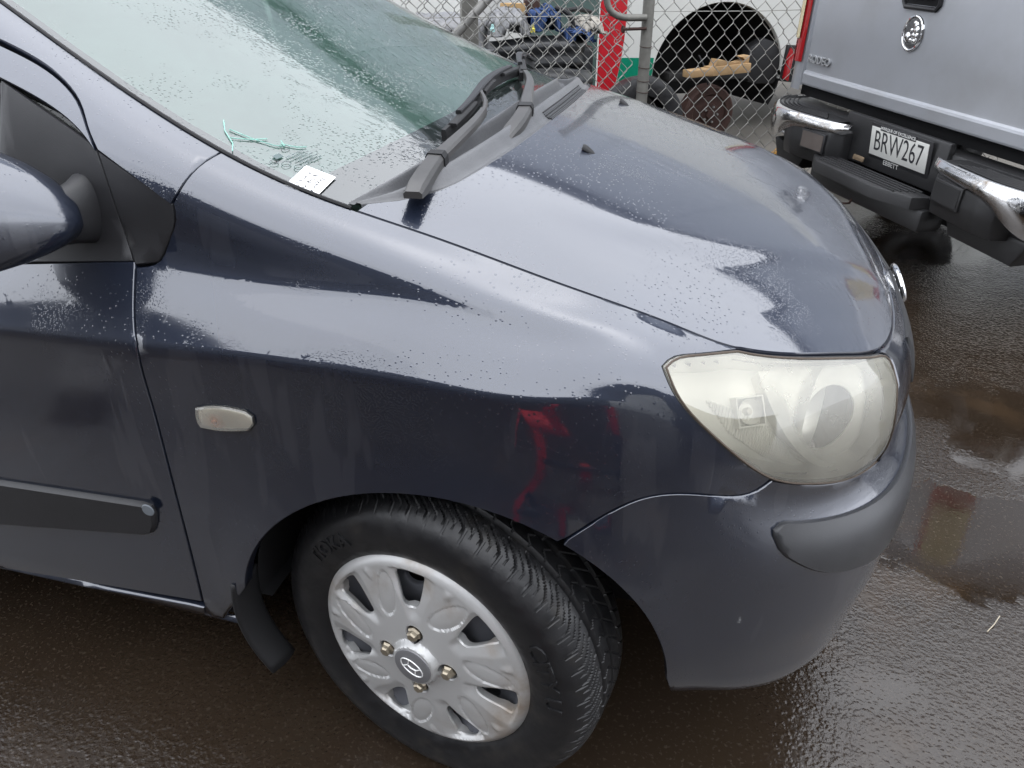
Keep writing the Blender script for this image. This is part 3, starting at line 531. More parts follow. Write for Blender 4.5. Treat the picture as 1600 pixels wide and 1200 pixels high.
# bonnet
NE = 70
def bon_outline():
    out = []
    qq = np.linspace(-.108, 1.15, 130); e = _ROW[11](qq); d = np.gradient(e, axis=0); d /= np.linalg.norm(d[:, :2], axis=1)[:, None]
    n = np.c_[-d[:, 1], d[:, 0]]
    ins = np.where(qq < .42, .0042, .006)
    near = np.c_[e[:, 0]-n[:, 0]*ins, e[:, 1]-n[:, 1]*ins]
    near[-1, 1] = 0
    pts = [(x, -w) for x, w in near] + [(x, w) for x, w in near[::-1][1:]]
    rw = np.linspace(.672, -.672, 50); rx = REAR(np.abs(rw)); pts += [(x, y) for x, y in zip(rx, rw)]
    return pts
REAR = nspline([0,.2,.4,.52,.60,.65,.675],[.054,.050,.030,.002,-.032,-.075,-.106])
def Bn(x, y):
    e = 2e-3; n = np.cross(B(x+e, y)-B(x-e, y), B(x, y+e)-B(x, y-e)); return n/np.linalg.norm(n, axis=1)[:, None]
bonnet = panel('bonnet', B, Bn, bon_outline(), M['paint'], car, np.arange(-.12, .71, .014), np.arange(-.69, .69, .014), vk=1, depth=.024, lip=.003)
# headlight etc. follow in later parts

# ---------------------------------------------------------------- headlight
HL = POLY['headlight']
def shrink(poly, k, c=None):
    p = np.array(poly, float); c = p.mean(0) if c is None else np.array(c); return [tuple(x) for x in c+(p-c)*k]
def ring_poly(c, ru, rv, n=40): return [(c[0]+ru*math.cos(2*math.pi*i/n), c[1]+rv*math.sin(2*math.pi*i/n)) for i in range(n)]
QH = np.arange(.3, .9, .008); VH = np.arange(5, 11, .1)
headlight = empty('headlight'); headlight.parent = car
main_c = (.632, 8.1)
panel('inner_bezel', FN, FNN, shrink(HL, .985), M['hl_white'], headlight, QH, VH, lift=-.040, depth=.002, lip=.0005, holes=[ring_poly(main_c, .066, 1.75)], minor=.003)
def frame_at(q, v):
    p = Vector(F([q], [v])[0]); n = Vector(Fn([q], [v])[0]); return p, n
p0, n0 = frame_at(*main_c)
ax = (n0*.55+Vector((.83, -.05, -.05))).normalized(); xa = ax.orthogonal().normalized(); ya = ax.cross(xa)
MB = Matrix((xa, ya, ax)).transposed().to_4x4(); MB.translation = p0-ax*.120-n0*.012
lathe('reflector_bowl', [(.012, 0), (.026, .008), (.044, .024), (.056, .042), (.063, .060), (.066, .072)], M['hl_chrome'], headlight, MB, 48)
lathe('bulb_shield', [(0, .052), (.010, .051), (.014, .046), (.014, .018), (.010, .004)], M['hl_chrome'], headlight, MB, 24)
# curved divider band between the indicator and the main beam
dv = np.array([(.458, 10.5), (.463, 9.94), (.481, 8.7), (.518, 7.33), (.578, 6.25), (.635, 5.72)]); f_ = nspline(np.linspace(0, 1, 6), dv); dd = f_(np.linspace(0, 1, 26))
dn = Fn(dd[:, 0], dd[:, 1]); wd = np.interp(np.linspace(0, 1, 26), [0, .5, 1], [.040, .034, .030])
L1 = F(dd[:, 0], dd[:, 1])-dn*.044; L2 = F(dd[:, 0]+.002, dd[:, 1])-dn*.020; L3 = F(dd[:, 0]+wd*.6, dd[:, 1]+.10)-dn*.021; L4 = F(dd[:, 0]+wd, dd[:, 1]+.14)-dn*.032
grid_mesh('divider', np.stack([L1, L2, L3, L4], 1), M['hl_white'], headlight, sharp=40)
# indicator chamber: ribbed plate and small bowl
pi, ni = frame_at(.455, 8.55); yi = Vector((0, 0, 1)); xi = yi.cross(ni).normalized(); yi = ni.cross(xi)
MI = Matrix((xi, yi, ni)).transposed().to_4x4(); MI.translation = pi-ni*.044
lathe('indicator_bowl', [(.003, 0), (.010, .003), (.015, .009), (.017, .016)], M['hl_chrome'], headlight, MI, 28)
lathe('indicator_bulb', [(0, .015), (.004, .014), (.0055, .009), (.005, .001)], plain('clear_bulb', (.8, .74, .6), .15), headlight, MI, 16)
bm = bmesh.new()
for i in range(-1, 2, 2): bm_box(bm, MI @ Vector((0, i*.019, .010)), (.040, .002, .016), MI.to_3x3())
for i in range(-1, 2, 2): bm_box(bm, MI @ Vector((i*.019, 0, .010)), (.002, .036, .016), MI.to_3x3())
from_bm('indicator_box', bm, M['hl_white'], headlight)
bm = bmesh.new()
ch = np.array([(.398, 8.6), (.435, 7.2), (.50, 6.2), (.57, 5.65), (.60, 5.6), (.57, 6.15), (.515, 7.2), (.487, 8.0), (.46, 8.2), (.44, 8.6)])*[1, .085]
ga, gb = np.meshgrid(np.arange(.36, .64, .0045), np.arange(5.4, 8.8, .055), indexing='ij'); kp = inside(ch, np.c_[ga.ravel(), gb.ravel()*.085]); ga, gb = ga.ravel()[kp], gb.ravel()[kp]
for p, n in zip(F(ga, gb), Fn(ga, gb)): bmesh.ops.create_icosphere(bm, subdivisions=1, radius=.0024, matrix=Matrix.Translation(Vector(p)-Vector(n)*.038))
r_ = from_bm('ribbed_reflector', bm, M['hl_white'], headlight); tag(r_, kind='stuff')
hp_ = np.array(shrink(HL, .985)); hn_ = Fn(hp_[:, 0], hp_[:, 1]); h0_ = F(hp_[:, 0], hp_[:, 1])
grid_mesh('housing_wall', np.stack([h0_-hn_*.001, h0_-hn_*.018, h0_-hn_*.043], 1), M['hl_white'], headlight, closed_u=True)
panel('lens', FN, FNN, HL, M['lens'], headlight, QH, VH, lift=.002, depth=.010, minor=.003)
def rim(name, pts, lift, r, mat, parent):
    p = np.array(pts); P = F(p[:, 0], p[:, 1])+Fn(p[:, 0], p[:, 1])*lift; k = [0]
    for i in range(1, len(P)):
        if np.linalg.norm(P[i]-P[k[-1]]) > .004: k.append(i)
    return tube(name, [P[i] for i in k], r, mat, parent, 6, True)
rim('seal', shrink(HL, 1.006), -.003, .0035, M['rubber'], headlight); rim('gasket', shrink(HL, .988), .0022, .0016, M['gasket'], headlight)
fh = empty('headlight'); fh.parent = car; fh.scale = (1, -1, 1)
for ch_ in list(headlight.children):
    if ch_.name.startswith(('lens', 'inner_bezel')): mirrored(ch_).parent = fh
fh.scale = (1, 1, 1)
# ---------------------------------------------------------------- bumper strip, grille, badge
st_top = nspline([.516,.526,.545,.60,.68,.77,.86,1.0,1.15],[4.37,4.48,4.53,4.50,4.43,4.33,4.24,4.2,4.2]); st_bot = nspline([.516,.524,.547,.593,.658,.756,.86,1.0,1.15],[4.36,4.15,3.9,3.66,3.44,3.22,3.14,3.1,3.1])
sq = np.linspace(.518, 1.15, 60); strip = [(q, float(st_top(q)[0])) for q in sq]+[(q, float(st_bot(q)[0])) for q in sq[::-1]]
M['strip'] = plain('bumper_strip_plastic', (.040, .041, .044), .30, grain=.15, gscale=900, var=.2)
s_ = panel('bumper_strip', FN, FNN, strip, M['strip'], bumper, np.arange(.5, 1.16, .014), np.arange(3, 4.7, .12), lift=.007, depth=.012, lip=.004, minor=.004); join_mirror(s_)
rim('strip_seam', [p for p in strip if p[0] < 1.1], .0015, .0024, M['rubber'], bumper)
gq = np.linspace(.90, 1.148, 20); gp = [(q, 9.9) for q in gq]+[(q, 7.2) for q in gq[::-1]]
g_ = panel('grille', FN, FNN, gp, M['rubber'], car, np.arange(.85, 1.15, .02), np.arange(7, 10.5, .2), lift=.004, depth=.008); join_mirror(g_)
bp = Vector((.748, 0, .690)); MBd = Matrix.Translation(bp) @ Matrix.Rotation(math.radians(68), 4, 'Y')
bm = bmesh.new(); bm_tube(bm, [MBd @ Vector((.033*math.cos(a), .055*math.sin(a), 0)) for a in np.linspace(0, 2*math.pi, 40, endpoint=False)], .005, 8, True)
badge = from_bm('nose_badge', bm, M['chrome'], car)
bm = bmesh.new(); bm_tube(bm, [MBd @ Vector(p) for p in ((-.026, -.026, 0), (0, -.018, .002), (.028, -.034, 0))], .004, 6); bm_tube(bm, [MBd @ Vector(p) for p in ((-.028, .034, 0), (0, .018, .002), (.026, .026, 0))], .004, 6); bm_tube(bm, [MBd @ Vector(p) for p in ((.004, -.02, .002), (-.004, .02, .002))], .004, 6)
from_bm('badge_letter', bm, M['chrome'], badge)
# ---------------------------------------------------------------- door moulding, side indicator, mud flap
mo = fpanel('door_moulding', 'moulding', M['trim'], door, lift=.010, depth=.014, lip=.005)
pm = F([-.4525], [3.28])[0]; nm = Vector(Fn([-.4525], [3.28])[0]); Mp = nm.to_track_quat('Z', 'Y').to_matrix().to_4x4(); Mp.translation = Vector(pm)+nm*.0100
lathe('end_cap', [(0, .0016), (.010, .0014), (.0115, 0)], plain('worn_grey_cap', (.17, .19, .21), .4), mo, Mp, 20)
ind = fpanel('side_indicator', 'indicator', M['amber_lens'], fender, lift=.007, depth=.009, lip=.003, minor=.002)
rim('indicator_seal', shrink(POLY['indicator'], 1.04), .002, .0022, M['rubber'], ind)
panel('indicator_back', FN, FNN, POLY['indicator'], M['ind_back'], ind, QH, VH, lift=.0015, depth=.001, lip=.0005)
pb, nb_ = frame_at(-.297, 4.85); bm = bmesh.new(); bmesh.ops.create_icosphere(bm, subdivisions=2, radius=.0045, matrix=Matrix.Translation(pb+nb_*.002)); from_bm('amber_bulb', bm, M['amber'], ind)
fl = []
for i, z in enumerate(np.linspace(.36, .150, 14)):
    u = i/13; fl.append([(-.333-.012*math.sin(3*u)+.035*u**2+.012*math.sin(4*y_*9), -.826+.012*u*u+y_, z) for y_ in np.linspace(0, .06, 8)])
fo = grid_mesh('mud_flap', np.array(fl), M['rubber'], car); fo.modifiers.new('s', 'SOLIDIFY').thickness = .006
# ---------------------------------------------------------------- wheel
ST = math.radians(12.14); e1 = Vector((math.cos(ST), -math.sin(ST), 0)); axw = Vector((-math.sin(ST), -math.cos(ST), 0))
MW = Matrix((e1, Vector((0, 0, 1)), axw)).transposed().to_4x4(); MW.translation = (-.008, -.819, .289)
wheel = empty('wheel'); wheel.matrix_world = MW; wheel.parent = car
prof = np.array([(.176,-.016),(.186,-.006),(.192,-.001),(.197,.0025),(.205,.0062),(.218,.0092),(.232,.0105),(.246,.0095),(.257,.0055),(.2665,-.001),(.2745,-.010),(.2800,-.0185)])
hs = np.r_[np.linspace(-.0185, -.160, 58)]
def tread_r(h):
    c = -.0875; return .2905-.0105*(np.abs(h-c)/.069)**4.2
pr = [tuple(p) for p in prof]+[(float(tread_r(h)), float(h)) for h in hs[1:]]+[(.274,-.168),(.262,-.176),(.235,-.184),(.20,-.178),(.176,-.165)]
nt = 1392; th = np.linspace(0, 2*np.pi, nt, endpoint=False); PR = np.array(pr); R_ = np.repeat(PR[None, :, 0], nt, 0); H_ = np.repeat(PR[None, :, 1], nt, 0); T_ = np.repeat(th[:, None], len(pr), 1)
groove = np.zeros_like(R_)
for g in (-.052, -.086, -.120): groove = np.maximum(groove, np.clip(1.5-np.abs(H_-g)/.0032, 0, 1))
sh_ = (H_ > -.048) & (H_ < -.002) & (R_ > .262); ph = T_*58/(2*np.pi)+14*(H_+.03)+.35*np.sin((H_+.03)*95); fr = ph-np.floor(ph)
sip = np.where(sh_ & (np.abs(fr-.5) < .065), 1.0, 0)*np.clip((-.0045-H_)/.008, 0, 1)
ph2 = ph+.5; fr2 = ph2-np.floor(ph2); sip = np.maximum(sip, np.where((H_ > -.040) & (H_ < -.016) & (np.abs(fr2-.5) < .032), .75, 0))
ph3 = T_*58/(2*np.pi)+34*np.abs(H_+.069); fr3 = ph3-np.floor(ph3); sip = np.maximum(sip, np.where((H_ < -.056) & (H_ > -.116) & (np.abs(fr3-.5) < .045), .8, 0))
ph4 = T_*58/(2*np.pi)-22*(H_+.12); fr4 = ph4-np.floor(ph4); sip = np.maximum(sip, np.where((H_ < -.124) & (H_ > -.165) & (np.abs(fr4-.5) < .05), .8, 0))
R_ = R_-.008*groove-.0042*sip*(1-groove)
ridge = .0007*np.exp(-((R_-.2545)/.0012)**2)+.0006*np.exp(-((R_-.2025)/.001)**2); H_ = H_+ridge
TP = np.stack([R_*np.cos(T_), R_*np.sin(T_), H_], 2); TP[..., 1] = np.maximum(TP[..., 1], -.2885)
tyre = grid_mesh('tyre', TP, M['tyre'], wheel, closed_u=True, sharp=38)
def tyre_text(body, a_mid, r, size):
    o = text_mesh('tyre_lettering', body, size, M['tyre'], tyre, Matrix(), .0022, 1.0, .0006); me = o.data
    for v in me.vertices:
        a = math.radians(a_mid)-v.co.x/r; rr = r+v.co.y; h = np.interp(rr, PR[:11, 0], PR[:11, 1])+.0010+v.co.z
        v.co = (rr*math.cos(a), rr*math.sin(a), h)
tyre_text('CITY U', 17, .2315, .040); tyre_text('TIOKA', 133, .2300, .034)
# hubcap: seven petals, seven windows, four nuts
HB0 = math.radians(94)
def sstep(x, a, b):
    t_ = np.clip((x-a)/(b-a), 0, 1); return t_*t_*(3-2*t_)
def hub_h(x, y):
    r = np.hypot(x, y); a = np.arctan2(y, x); k = 2*np.pi/7
    da = (a-HB0-k/2+np.pi*7) % k-k/2          # angle from the petal middle
    z = .007+.010*np.clip(1-(r/.17)**2, 0, 1)-.011*np.clip((r-.174)/.017, 0, 1)**2
    dw = (k/2-np.abs(da))*r-.165*r*sstep(r, .085, .16)           # distance to the window edge
    on = sstep(r, .080, .10)*(1-sstep(r, .171, .177)); side_ = np.where(da > 0, .020, .009)
    z = z-.0065*on*(1-np.clip(dw/side_, 0, 1))
    l = (da+.10)*r+.30*(r-.13); q = r-.128
    d = 1-(q/.041)**2-(l/(.0195-.06*q))**2
    z = z-.0027*sstep(d, .0, .16)*(r < .172)+.0022*sstep(d, 0, .9)
    tri = np.clip(1-np.abs((da-.02)*r)/(.004+.32*np.clip(r-.150, 0, .03)), 0, 1)*sstep(r, .150, .166)*(1-sstep(r, .170, .176)); z = z+.0035*tri
    z = z-.006*(1-sstep(r, .064, .076))*sstep(r, .040, .046)*0
    c = 1-sstep(r, .036, .0435); z = z+.012*c
    return z
def HF(x, y): return np.c_[x, y, hub_h(np.asarray(x), np.asarray(y))]
def HN(x, y):
    e = 4e-4; n = np.cross(HF(x+e, y)-HF(x-e, y), HF(x, y+e)-HF(x, y-e)); return n/np.linalg.norm(n, axis=1)[:, None]
circ = [(.1905*math.cos(a), .1905*math.sin(a)) for a in np.linspace(0, 2*math.pi, 120, endpoint=False)]
win0 = [(.168,.160),(.1715,.08),(.172,0),(.1715,-.08),(.169,-.150),(.160,-.160),(.140,-.150),(.122,-.135),(.110,-.105),(.103,-.04),(.103,.04),(.110,.105),(.124,.135),(.142,.155),(.158,.168)]
holes = []
for k in range(7):
    c0 = HB0+k*2*math.pi/7; wv = np.array(win0); f_ = nspline(np.arange(len(wv)+1), np.r_[wv, wv[:1]]); q = f_(np.linspace(0, len(wv), 44)[:-1]); holes.append([(r*math.cos(c0+a), r*math.sin(c0+a)) for r, a in q])
NUT = [math.radians(a) for a in (92, 182, 272, 2)]; NR = .057
for a in NUT: holes.append([(NR*math.cos(a)+.0165*math.cos(t_), NR*math.sin(a)+.0165*math.sin(t_)) for t_ in np.linspace(0, 2*math.pi, 22, endpoint=False)])
gl_ = np.arange(-.19, .191, .0028)
panel('hubcap', HF, HN, circ, M['hubcap'], wheel, gl_, gl_, vk=1, depth=.016, lip=.0025, holes=holes, minor=.0017, sharp=32)
hubcap = wheel.children[-1] if wheel.children[-1].name.startswith('hubcap') else [c for c in wheel.children if c.name.startswith('hubcap')][0]
for a in NUT:
    Mn = Matrix.Translation((NR*math.cos(a), NR*math.sin(a), -.004)); nut = lathe('wheel_nut', [(0, .030), (.007, .0295), (.009, .027), (.0095, .022), (.0125, .019), (.0125, -.01)], M['brass_nut'], hubcap, Mn @ Matrix.Rotation(a, 4, 'Z'), 6, 20)
    lathe('nut_washer', [(.0125, .008), (.0155, .006), (.0155, 0)], M['brass_nut'], nut, Mn, 20)
Mc = Matrix.Translation((0, 0, .0302)); cap = lathe('centre_cap', [(0, .0012), (.030, .0010), (.0330, 0), (.0335, -.002)], plain('centre_cap_grey', (.26, .26, .27), .4, .5), hubcap, Mc, 40)
bm = bmesh.new(); bm_tube(bm, [Vector((.0215*math.cos(a), .0130*math.sin(a), .0318)) for a in np.linspace(0, 2*math.pi, 40, endpoint=False)], .0011, 6, True)
bm_tube(bm, [Vector(p) for p in ((-.0125, -.0095, .0318), (-.0078, 0, .032), (-.0105, .0095, .0318))], .0012, 6); bm_tube(bm, [Vector(p) for p in ((.0105, -.0095, .0318), (.0078, 0, .032), (.0125, .0095, .0318))], .0012, 6); bm_tube(bm, [Vector(p) for p in ((-.0078, -.001, .032), (0, -.0018, .0322), (.0078, .001, .032))], .0012, 6)
bmesh.ops.rotate(bm, verts=bm.verts, cent=(0, 0, 0), matrix=Matrix.Rotation(math.radians(-28), 3, 'Z')); from_bm('cap_emblem', bm, M['chrome_dull'], cap)
def SF(x, y):
    r = np.hypot(x, y); return np.c_[x, y, -.040+.014*np.exp(-((r-.105)/.03)**2)+.03*np.clip((r-.145)/.03, 0, 1)]
def SN(x, y): return np.tile((0, 0, 1.0), (len(x), 1))
vents = [[(.128*math.cos(c0)+.013*math.cos(t_)*math.cos(c0)-.022*math.sin(t_)*math.sin(c0), .128*math.sin(c0)+.013*math.cos(t_)*math.sin(c0)+.022*math.sin(t_)*math.cos(c0)) for t_ in np.linspace(0, 2*math.pi, 20, endpoint=False)] for c0 in np.arange(8)*math.pi/4+.2]
panel('steel_rim', SF, SN, [(x*.965, y*.965) for x, y in circ], M['dark_metal'], wheel, gl_[::5], gl_[::5], vk=1, depth=.01, holes=vents, minor=.004)
lathe('brake_disc', [(0, -.075), (.12, -.075), (.125, -.09), (.05, -.1)], plain('brake_disc', (.09, .07, .055), .5, .6), wheel, Matrix(), 40)
lathe('rim_barrel', [(.176, -.012), (.172, -.03), (.165, -.08), (.172, -.165)], M['dark_metal'], wheel, Matrix(), 48)
# wheel housing
bm = bmesh.new()
ring = [(ARC[0]+(ARC[2]+.012)*math.cos(a), ARC[1]+(ARC[3]+.012)*math.sin(a)) for a in np.linspace(-.12, math.pi+.35, 50)]
A_ = [[bm.verts.new((x, y, max(z, .285))) for (x, z) in ring] for y in (-.762, -.60, -.42)]
for r0, r1_ in zip(A_[:-1], A_[1:]):
    for i in range(len(ring)-1): bm.faces.new((r0[i], r0[i+1], r1_[i+1], r1_[i]))
bm.faces.new(A_[2]); from_bm('wheel_housing', bm, M['black_gap'], car)
box('underbody', (-.35, 0, .30), (1.4, 1.10, .16), M['black_gap'], car); box('engine_bay', (.30, 0, .42), (.55, .75, .32), M['black_gap'], car)

# ---------------------------------------------------------------- windscreen, cowl, wipers
def wgrid(a0, a1, b0, b1, na, nb, lift=0.0):
    A, Bv = np.meshgrid(np.linspace(a0, a1, na), np.linspace(b0, b1, nb), indexing='ij'); P = W(A.ravel(), Bv.ravel())
    e = 1e-3; n = np.cross(W(A.ravel()+e, Bv.ravel())-W(A.ravel()-e, Bv.ravel()), W(A.ravel(), Bv.ravel()+e)-W(A.ravel(), Bv.ravel()-e)); n /= np.linalg.norm(n, axis=1)[:, None]; n *= np.sign(n[:, 2])[:, None]
    return (P+n*lift).reshape(na, nb, 3)
def wp(a, b, lift=0.0): return Vector(wgrid(a, a+1e-4, b, b+1e-4, 2, 2, lift)[0, 0])
A0 = lambda b: .038+.075*(1-np.asarray(b)**2)
def wgrid2(b0, b1, nb, na, lo, hi, lift):
    bb = np.linspace(b0, b1, nb); tt_ = np.linspace(0, 1, na); Aa = lo(bb)[None, :]*(1-tt_[:, None])+hi(bb)[None, :]*tt_[:, None]; Bb_ = np.repeat(bb[None, :], na, 0); e = 1e-3; a_, b_ = Aa.ravel(), Bb_.ravel()
    n = np.cross(W(a_+e, b_)-W(a_-e, b_), W(a_, b_+e)-W(a_, b_-e)); n /= np.linalg.norm(n, axis=1)[:, None]; n *= np.sign(n[:, 2])[:, None]
    return (W(a_, b_)+n*lift).reshape(na, nb, 3)
one = lambda v: (lambda b: np.full(len(b), v))
wind = grid_mesh('windscreen', wgrid2(-.998, .998, 70, 60, A0, one(1.0), 0), M['windscreen'], car, flip=True)
FA = lambda b: .150+.045*(1-np.asarray(b)**2)*.6
grid_mesh('condensation_film', wgrid2(-.968, .968, 60, 24, FA, one(.995), -.006), M['fog'], wind, flip=True)
bm = bmesh.new()
fa = .148
def strip_(a_of, b0, b1, a1_of, n):
    rows = []
    for b in np.linspace(b0, b1, n):
        rows.append([bm.verts.new(wp(a, b, -.003)) for a in np.linspace(a_of(b), a1_of(b), 10)])
    for r0, r1_ in zip(rows[:-1], rows[1:]):
        for i in range(9): bm.faces.new((r0[i], r0[i+1], r1_[i+1], r1_[i]))
strip_(lambda b: float(A0(b)), -.998, .998, lambda b: float(FA(b))+.004, 60)
strip_(lambda b: .14, -.998, -.970, lambda b: 1, 3); strip_(lambda b: .14, .970, .998, lambda b: 1, 3)
from_bm('frit_band', bm, M['frit'], wind, sharp=60)
sp = [_ROW[11](q)[0]*[1, -1, 1]+np.array([0, .003, .002]) for q in np.linspace(-1, -.118, 50)]; tube('pillar_seal', sp, .0028, M['rubber'], wind, 6); tube('pillar_seal', [p*[1, -1, 1] for p in sp], .0028, M['rubber'], wind, 6)
# cowl
bs = np.linspace(-.985, .985, 90); G_ = np.array([wp(.040+.075*(1-b*b), b, .0015) for b in bs]); yr = np.clip(G_[:, 1], -.675, .675); RB = B(REAR(np.abs(yr))-.004, yr)
prof_c = [(0, .000), (.05, -.003), (.14, -.020), (.28, -.030), (.42, -.032), (.52, -.022), (.57, .004), (.63, .012), (.70, .010), (.80, .002), (.92, -.005), (1.0, -.006), (1.03, -.03)]
CP = []
for g0, r0, b in zip(G_, RB, bs):
    k = min(1, (1-abs(b))/.22); row = []
    for c, h_ in prof_c:
        p = g0*(1-c)+r0*c; p = p+np.array([0, 0, h_*(k if c < .99 else 1)]); row.append(p)
    CP.append(row)
CP = np.array(CP)
for i in range(CP.shape[0]): CP[i, :, 2] += 0
f_ = nspline(np.linspace(0, 1, len(prof_c)), np.transpose(CP, (1, 0, 2)).reshape(len(prof_c), -1)); CPd = f_(np.linspace(0, 1, 44)).reshape(44, len(bs), 3)
cowl = grid_mesh('cowl_panel', CPd, M['cowl'], car, sharp=50)
# louvre slots of the cowl intake
for i, c in enumerate(np.linspace(.74, .985, 12)):
    pts = []
    for j in range(34, 62):
        k = c*43; k0 = int(k); p = CPd[min(k0, 42), j]*(1-(k-k0))+CPd[min(k0+1, 43), j]*(k-k0); pts.append(p+[0, 0, .0015])
    tube('louvre', pts, .0014, M['trim_grey'] if i % 2 else M['rubber'], cowl, 5)
box('cowl_tray', (-.02, 0, .90), (.22, 1.25, .06), M['black_gap'], car)
def flat_bar(name, pts, widths, th, mat, parent, upv=Vector((0, 0, 1))):
    bm = bmesh.new(); rings = []; pts = [Vector(p) for p in pts]
    for i, p in enumerate(pts):
        tn = (pts[min(i+1, len(pts)-1)]-pts[max(i-1, 0)]).normalized(); s = tn.cross(upv).normalized(); u = s.cross(tn).normalized(); w = widths[i]/2; h = th/2 if not hasattr(th, '__len__') else th[i]/2
        rings.append([bm.verts.new(p+s*a*w+u*b_*h) for a, b_ in ((-1, -1), (-1, .35), (-.72, 1), (.72, 1), (1, .35), (1, -1))])
    for r0, r1_ in zip(rings[:-1], rings[1:]):
        for k in range(6): bm.faces.new((r0[k], r0[(k+1) % 6], r1_[(k+1) % 6], r1_[k]))
    bm.faces.new(rings[0][::-1]); bm.faces.new(rings[-1]); return from_bm(name, bm, mat, parent, sharp=30)
def smooth_pts(pts, n):
    p = np.array(pts, float); d = np.r_[0, np.cumsum(np.linalg.norm(np.diff(p, axis=0), axis=1))]; return nspline(d, p)(np.linspace(0, d[-1], n))
def wiper(name, arm, joint, blade, hook):
    w = empty(name); w.parent = car
    a1 = smooth_pts(arm[:joint+1], 8); a2 = smooth_pts(arm[joint:], 12)
    flat_bar('arm_root', a1, list(np.interp(np.linspace(0, 1, 8), [0, .3, 1], [.026, .030, .027])), [.010, .016, .018, .018, .017, .016, .016, .016], M['wiper'], w)
    flat_bar('arm', a2, list(np.linspace(.026, .011, 12)), .012, M['wiper'], w)
    flat_bar('hinge', [a1[-2]*.4+a1[-1]*.6, a1[-1]*.6+a2[1]*.4], [.031, .031], .020, M['rubber'], w)
    tube('hook', smooth_pts(hook, 8), .0045, M['wiper'], w, 6)
    b = smooth_pts(blade, 24)
    bl = flat_bar('blade', b, [.009]*24, .018, M['rubber'], w); up = np.array([-.15, 0, .012])*0+np.array([0, 0, .010])
    flat_bar('bridge', b[3:21]+up*1.4, list(np.r_[np.linspace(.010, .017, 9), np.linspace(.017, .010, 9)]), .007, M['trim'], w)
    for s0, s1 in ((1, 7), (9, 14), (16, 22)): flat_bar('claw', b[s0:s1]+up*.85+np.array([.006, 0, 0]), [.015]*(s1-s0), .006, M['rubber'], w)
    return w
wiper('wiper', [(-.040, -.662, .985), (-.046, -.60, .996), (-.050, -.535, 1.007), (-.040, -.46, 1.022), (-.034, -.395, 1.034), (-.036, -.33, 1.043)], 2,
      [tuple(wp(.105, -.62, .012)), tuple(wp(.145, -.42, .014)), tuple(wp(.178, -.22, .014)), tuple(wp(.188, 0, .014)), tuple(wp(.185, .17, .012))],
      [(-.036, -.33, 1.043), (-.050, -.275, 1.052), (-.078, -.21, 1.060), tuple(wp(.182, -.235, .022))])
wiper('wiper', [(.004, -.352, 1.002), (.010, -.29, 1.016), (.008, -.215, 1.030), (-.010, -.12, 1.042), (-.035, 0, 1.052), (-.070, .10, 1.056)], 2,
      [tuple(wp(.165, .10, .012)), tuple(wp(.20, .30, .014)), tuple(wp(.21, .5, .014)), tuple(wp(.19, .7, .014)), tuple(wp(.16, .85, .012))],
      [(-.070, .10, 1.056), (-.095, .17, 1.060), (-.115, .26, 1.058), tuple(wp(.205, .42, .02))])
for y in (-.292, .205):
    p = B([.138], [y])[0]; bm = bmesh.new()
    rings = []
    for u, w_, h_ in ((-.015, .002, .001), (-.009, .007, .0045), (0, .009, .008), (.006, .0088, .0088), (.010, .008, .0075), (.011, .007, .001)):
        rings.append([bm.verts.new((p[0]-u*.9, p[1]+w_*math.cos(a), p[2]-.0+.38*u+h_*max(0, math.sin(a)))) for a in np.linspace(0, math.pi, 9)])
    for r0, r1_ in zip(rings[:-1], rings[1:]):
        for k in range(8): bm.faces.new((r0[k], r0[k+1], r1_[k+1], r1_[k]))
    bm.faces.new(rings[-1]); from_bm('washer_nozzle', bm, M['rubber'], car)
# glass marks: etched print, white hand-written tag, green paint-pen mark
def on_glass(a, b, lift=.0015):
    o = wp(a, b, lift); xb = (wp(a, b+.02, lift)-o).normalized(); ya = (wp(a+.02, b, lift)-o).normalized(); n = xb.cross(ya).normalized(); ya = n.cross(xb)
    return Matrix((xb, ya, n)).transposed().to_4x4(), o
Rm, o = on_glass(.150, -.962); Mt = Matrix.Translation(o) @ Rm @ Matrix.Rotation(math.radians(20), 4, 'Z')
bm = bmesh.new(); bm_box(bm, Mt @ Vector((0, 0, .001)), (.058, .046, .0008), Mt.to_3x3()); card = from_bm('paper_tag', bm, M['white_paper'], None); tag(card, 'small white paper tag with black handwriting lying on the windscreen corner', 'paper tag')
bm = bmesh.new(); rr = random.Random(4)
for ln in range(3):
    for i in range(6):
        x = -.019+i*.0065+rr.uniform(-.001, .001); y = .011-ln*.0105+rr.uniform(-.001, .001)
        q = [Mt @ Vector((x+rr.uniform(-.003, .003), y+rr.uniform(-.0035, .0035), .0018)) for _ in range(rr.choice((3, 4)))]; bm_tube(bm, q, .0004, 4)
from_bm('handwriting', bm, M['ink'], card)
Rm, o = on_glass(.205, -.925); Mt = Matrix.Translation(o) @ Rm @ Matrix.Rotation(math.radians(4), 4, 'Z')
ep = empty('etched_marking'); ep.parent = wind
bm = bmesh.new(); r5 = random.Random(5)
for i in range(5):
    x = -.006+i*.003
    while x < .030+i*.002: w_ = r5.uniform(.0012, .0026); bm_box(bm, Mt @ Vector((x+w_/2, .012-i*.0062, .0006)), (w_, r5.uniform(.0016, .0030), .0002), Mt.to_3x3()); x += w_+.0012
tag(from_bm('etched_dashes', bm, M['print'], ep), kind='stuff')
bm = bmesh.new(); bm_box(bm, Mt @ Vector((-.012, .021, .0006)), (.013, .009, .0003), Mt.to_3x3()); from_bm('etched_block', bm, M['print'], ep)
er = [];
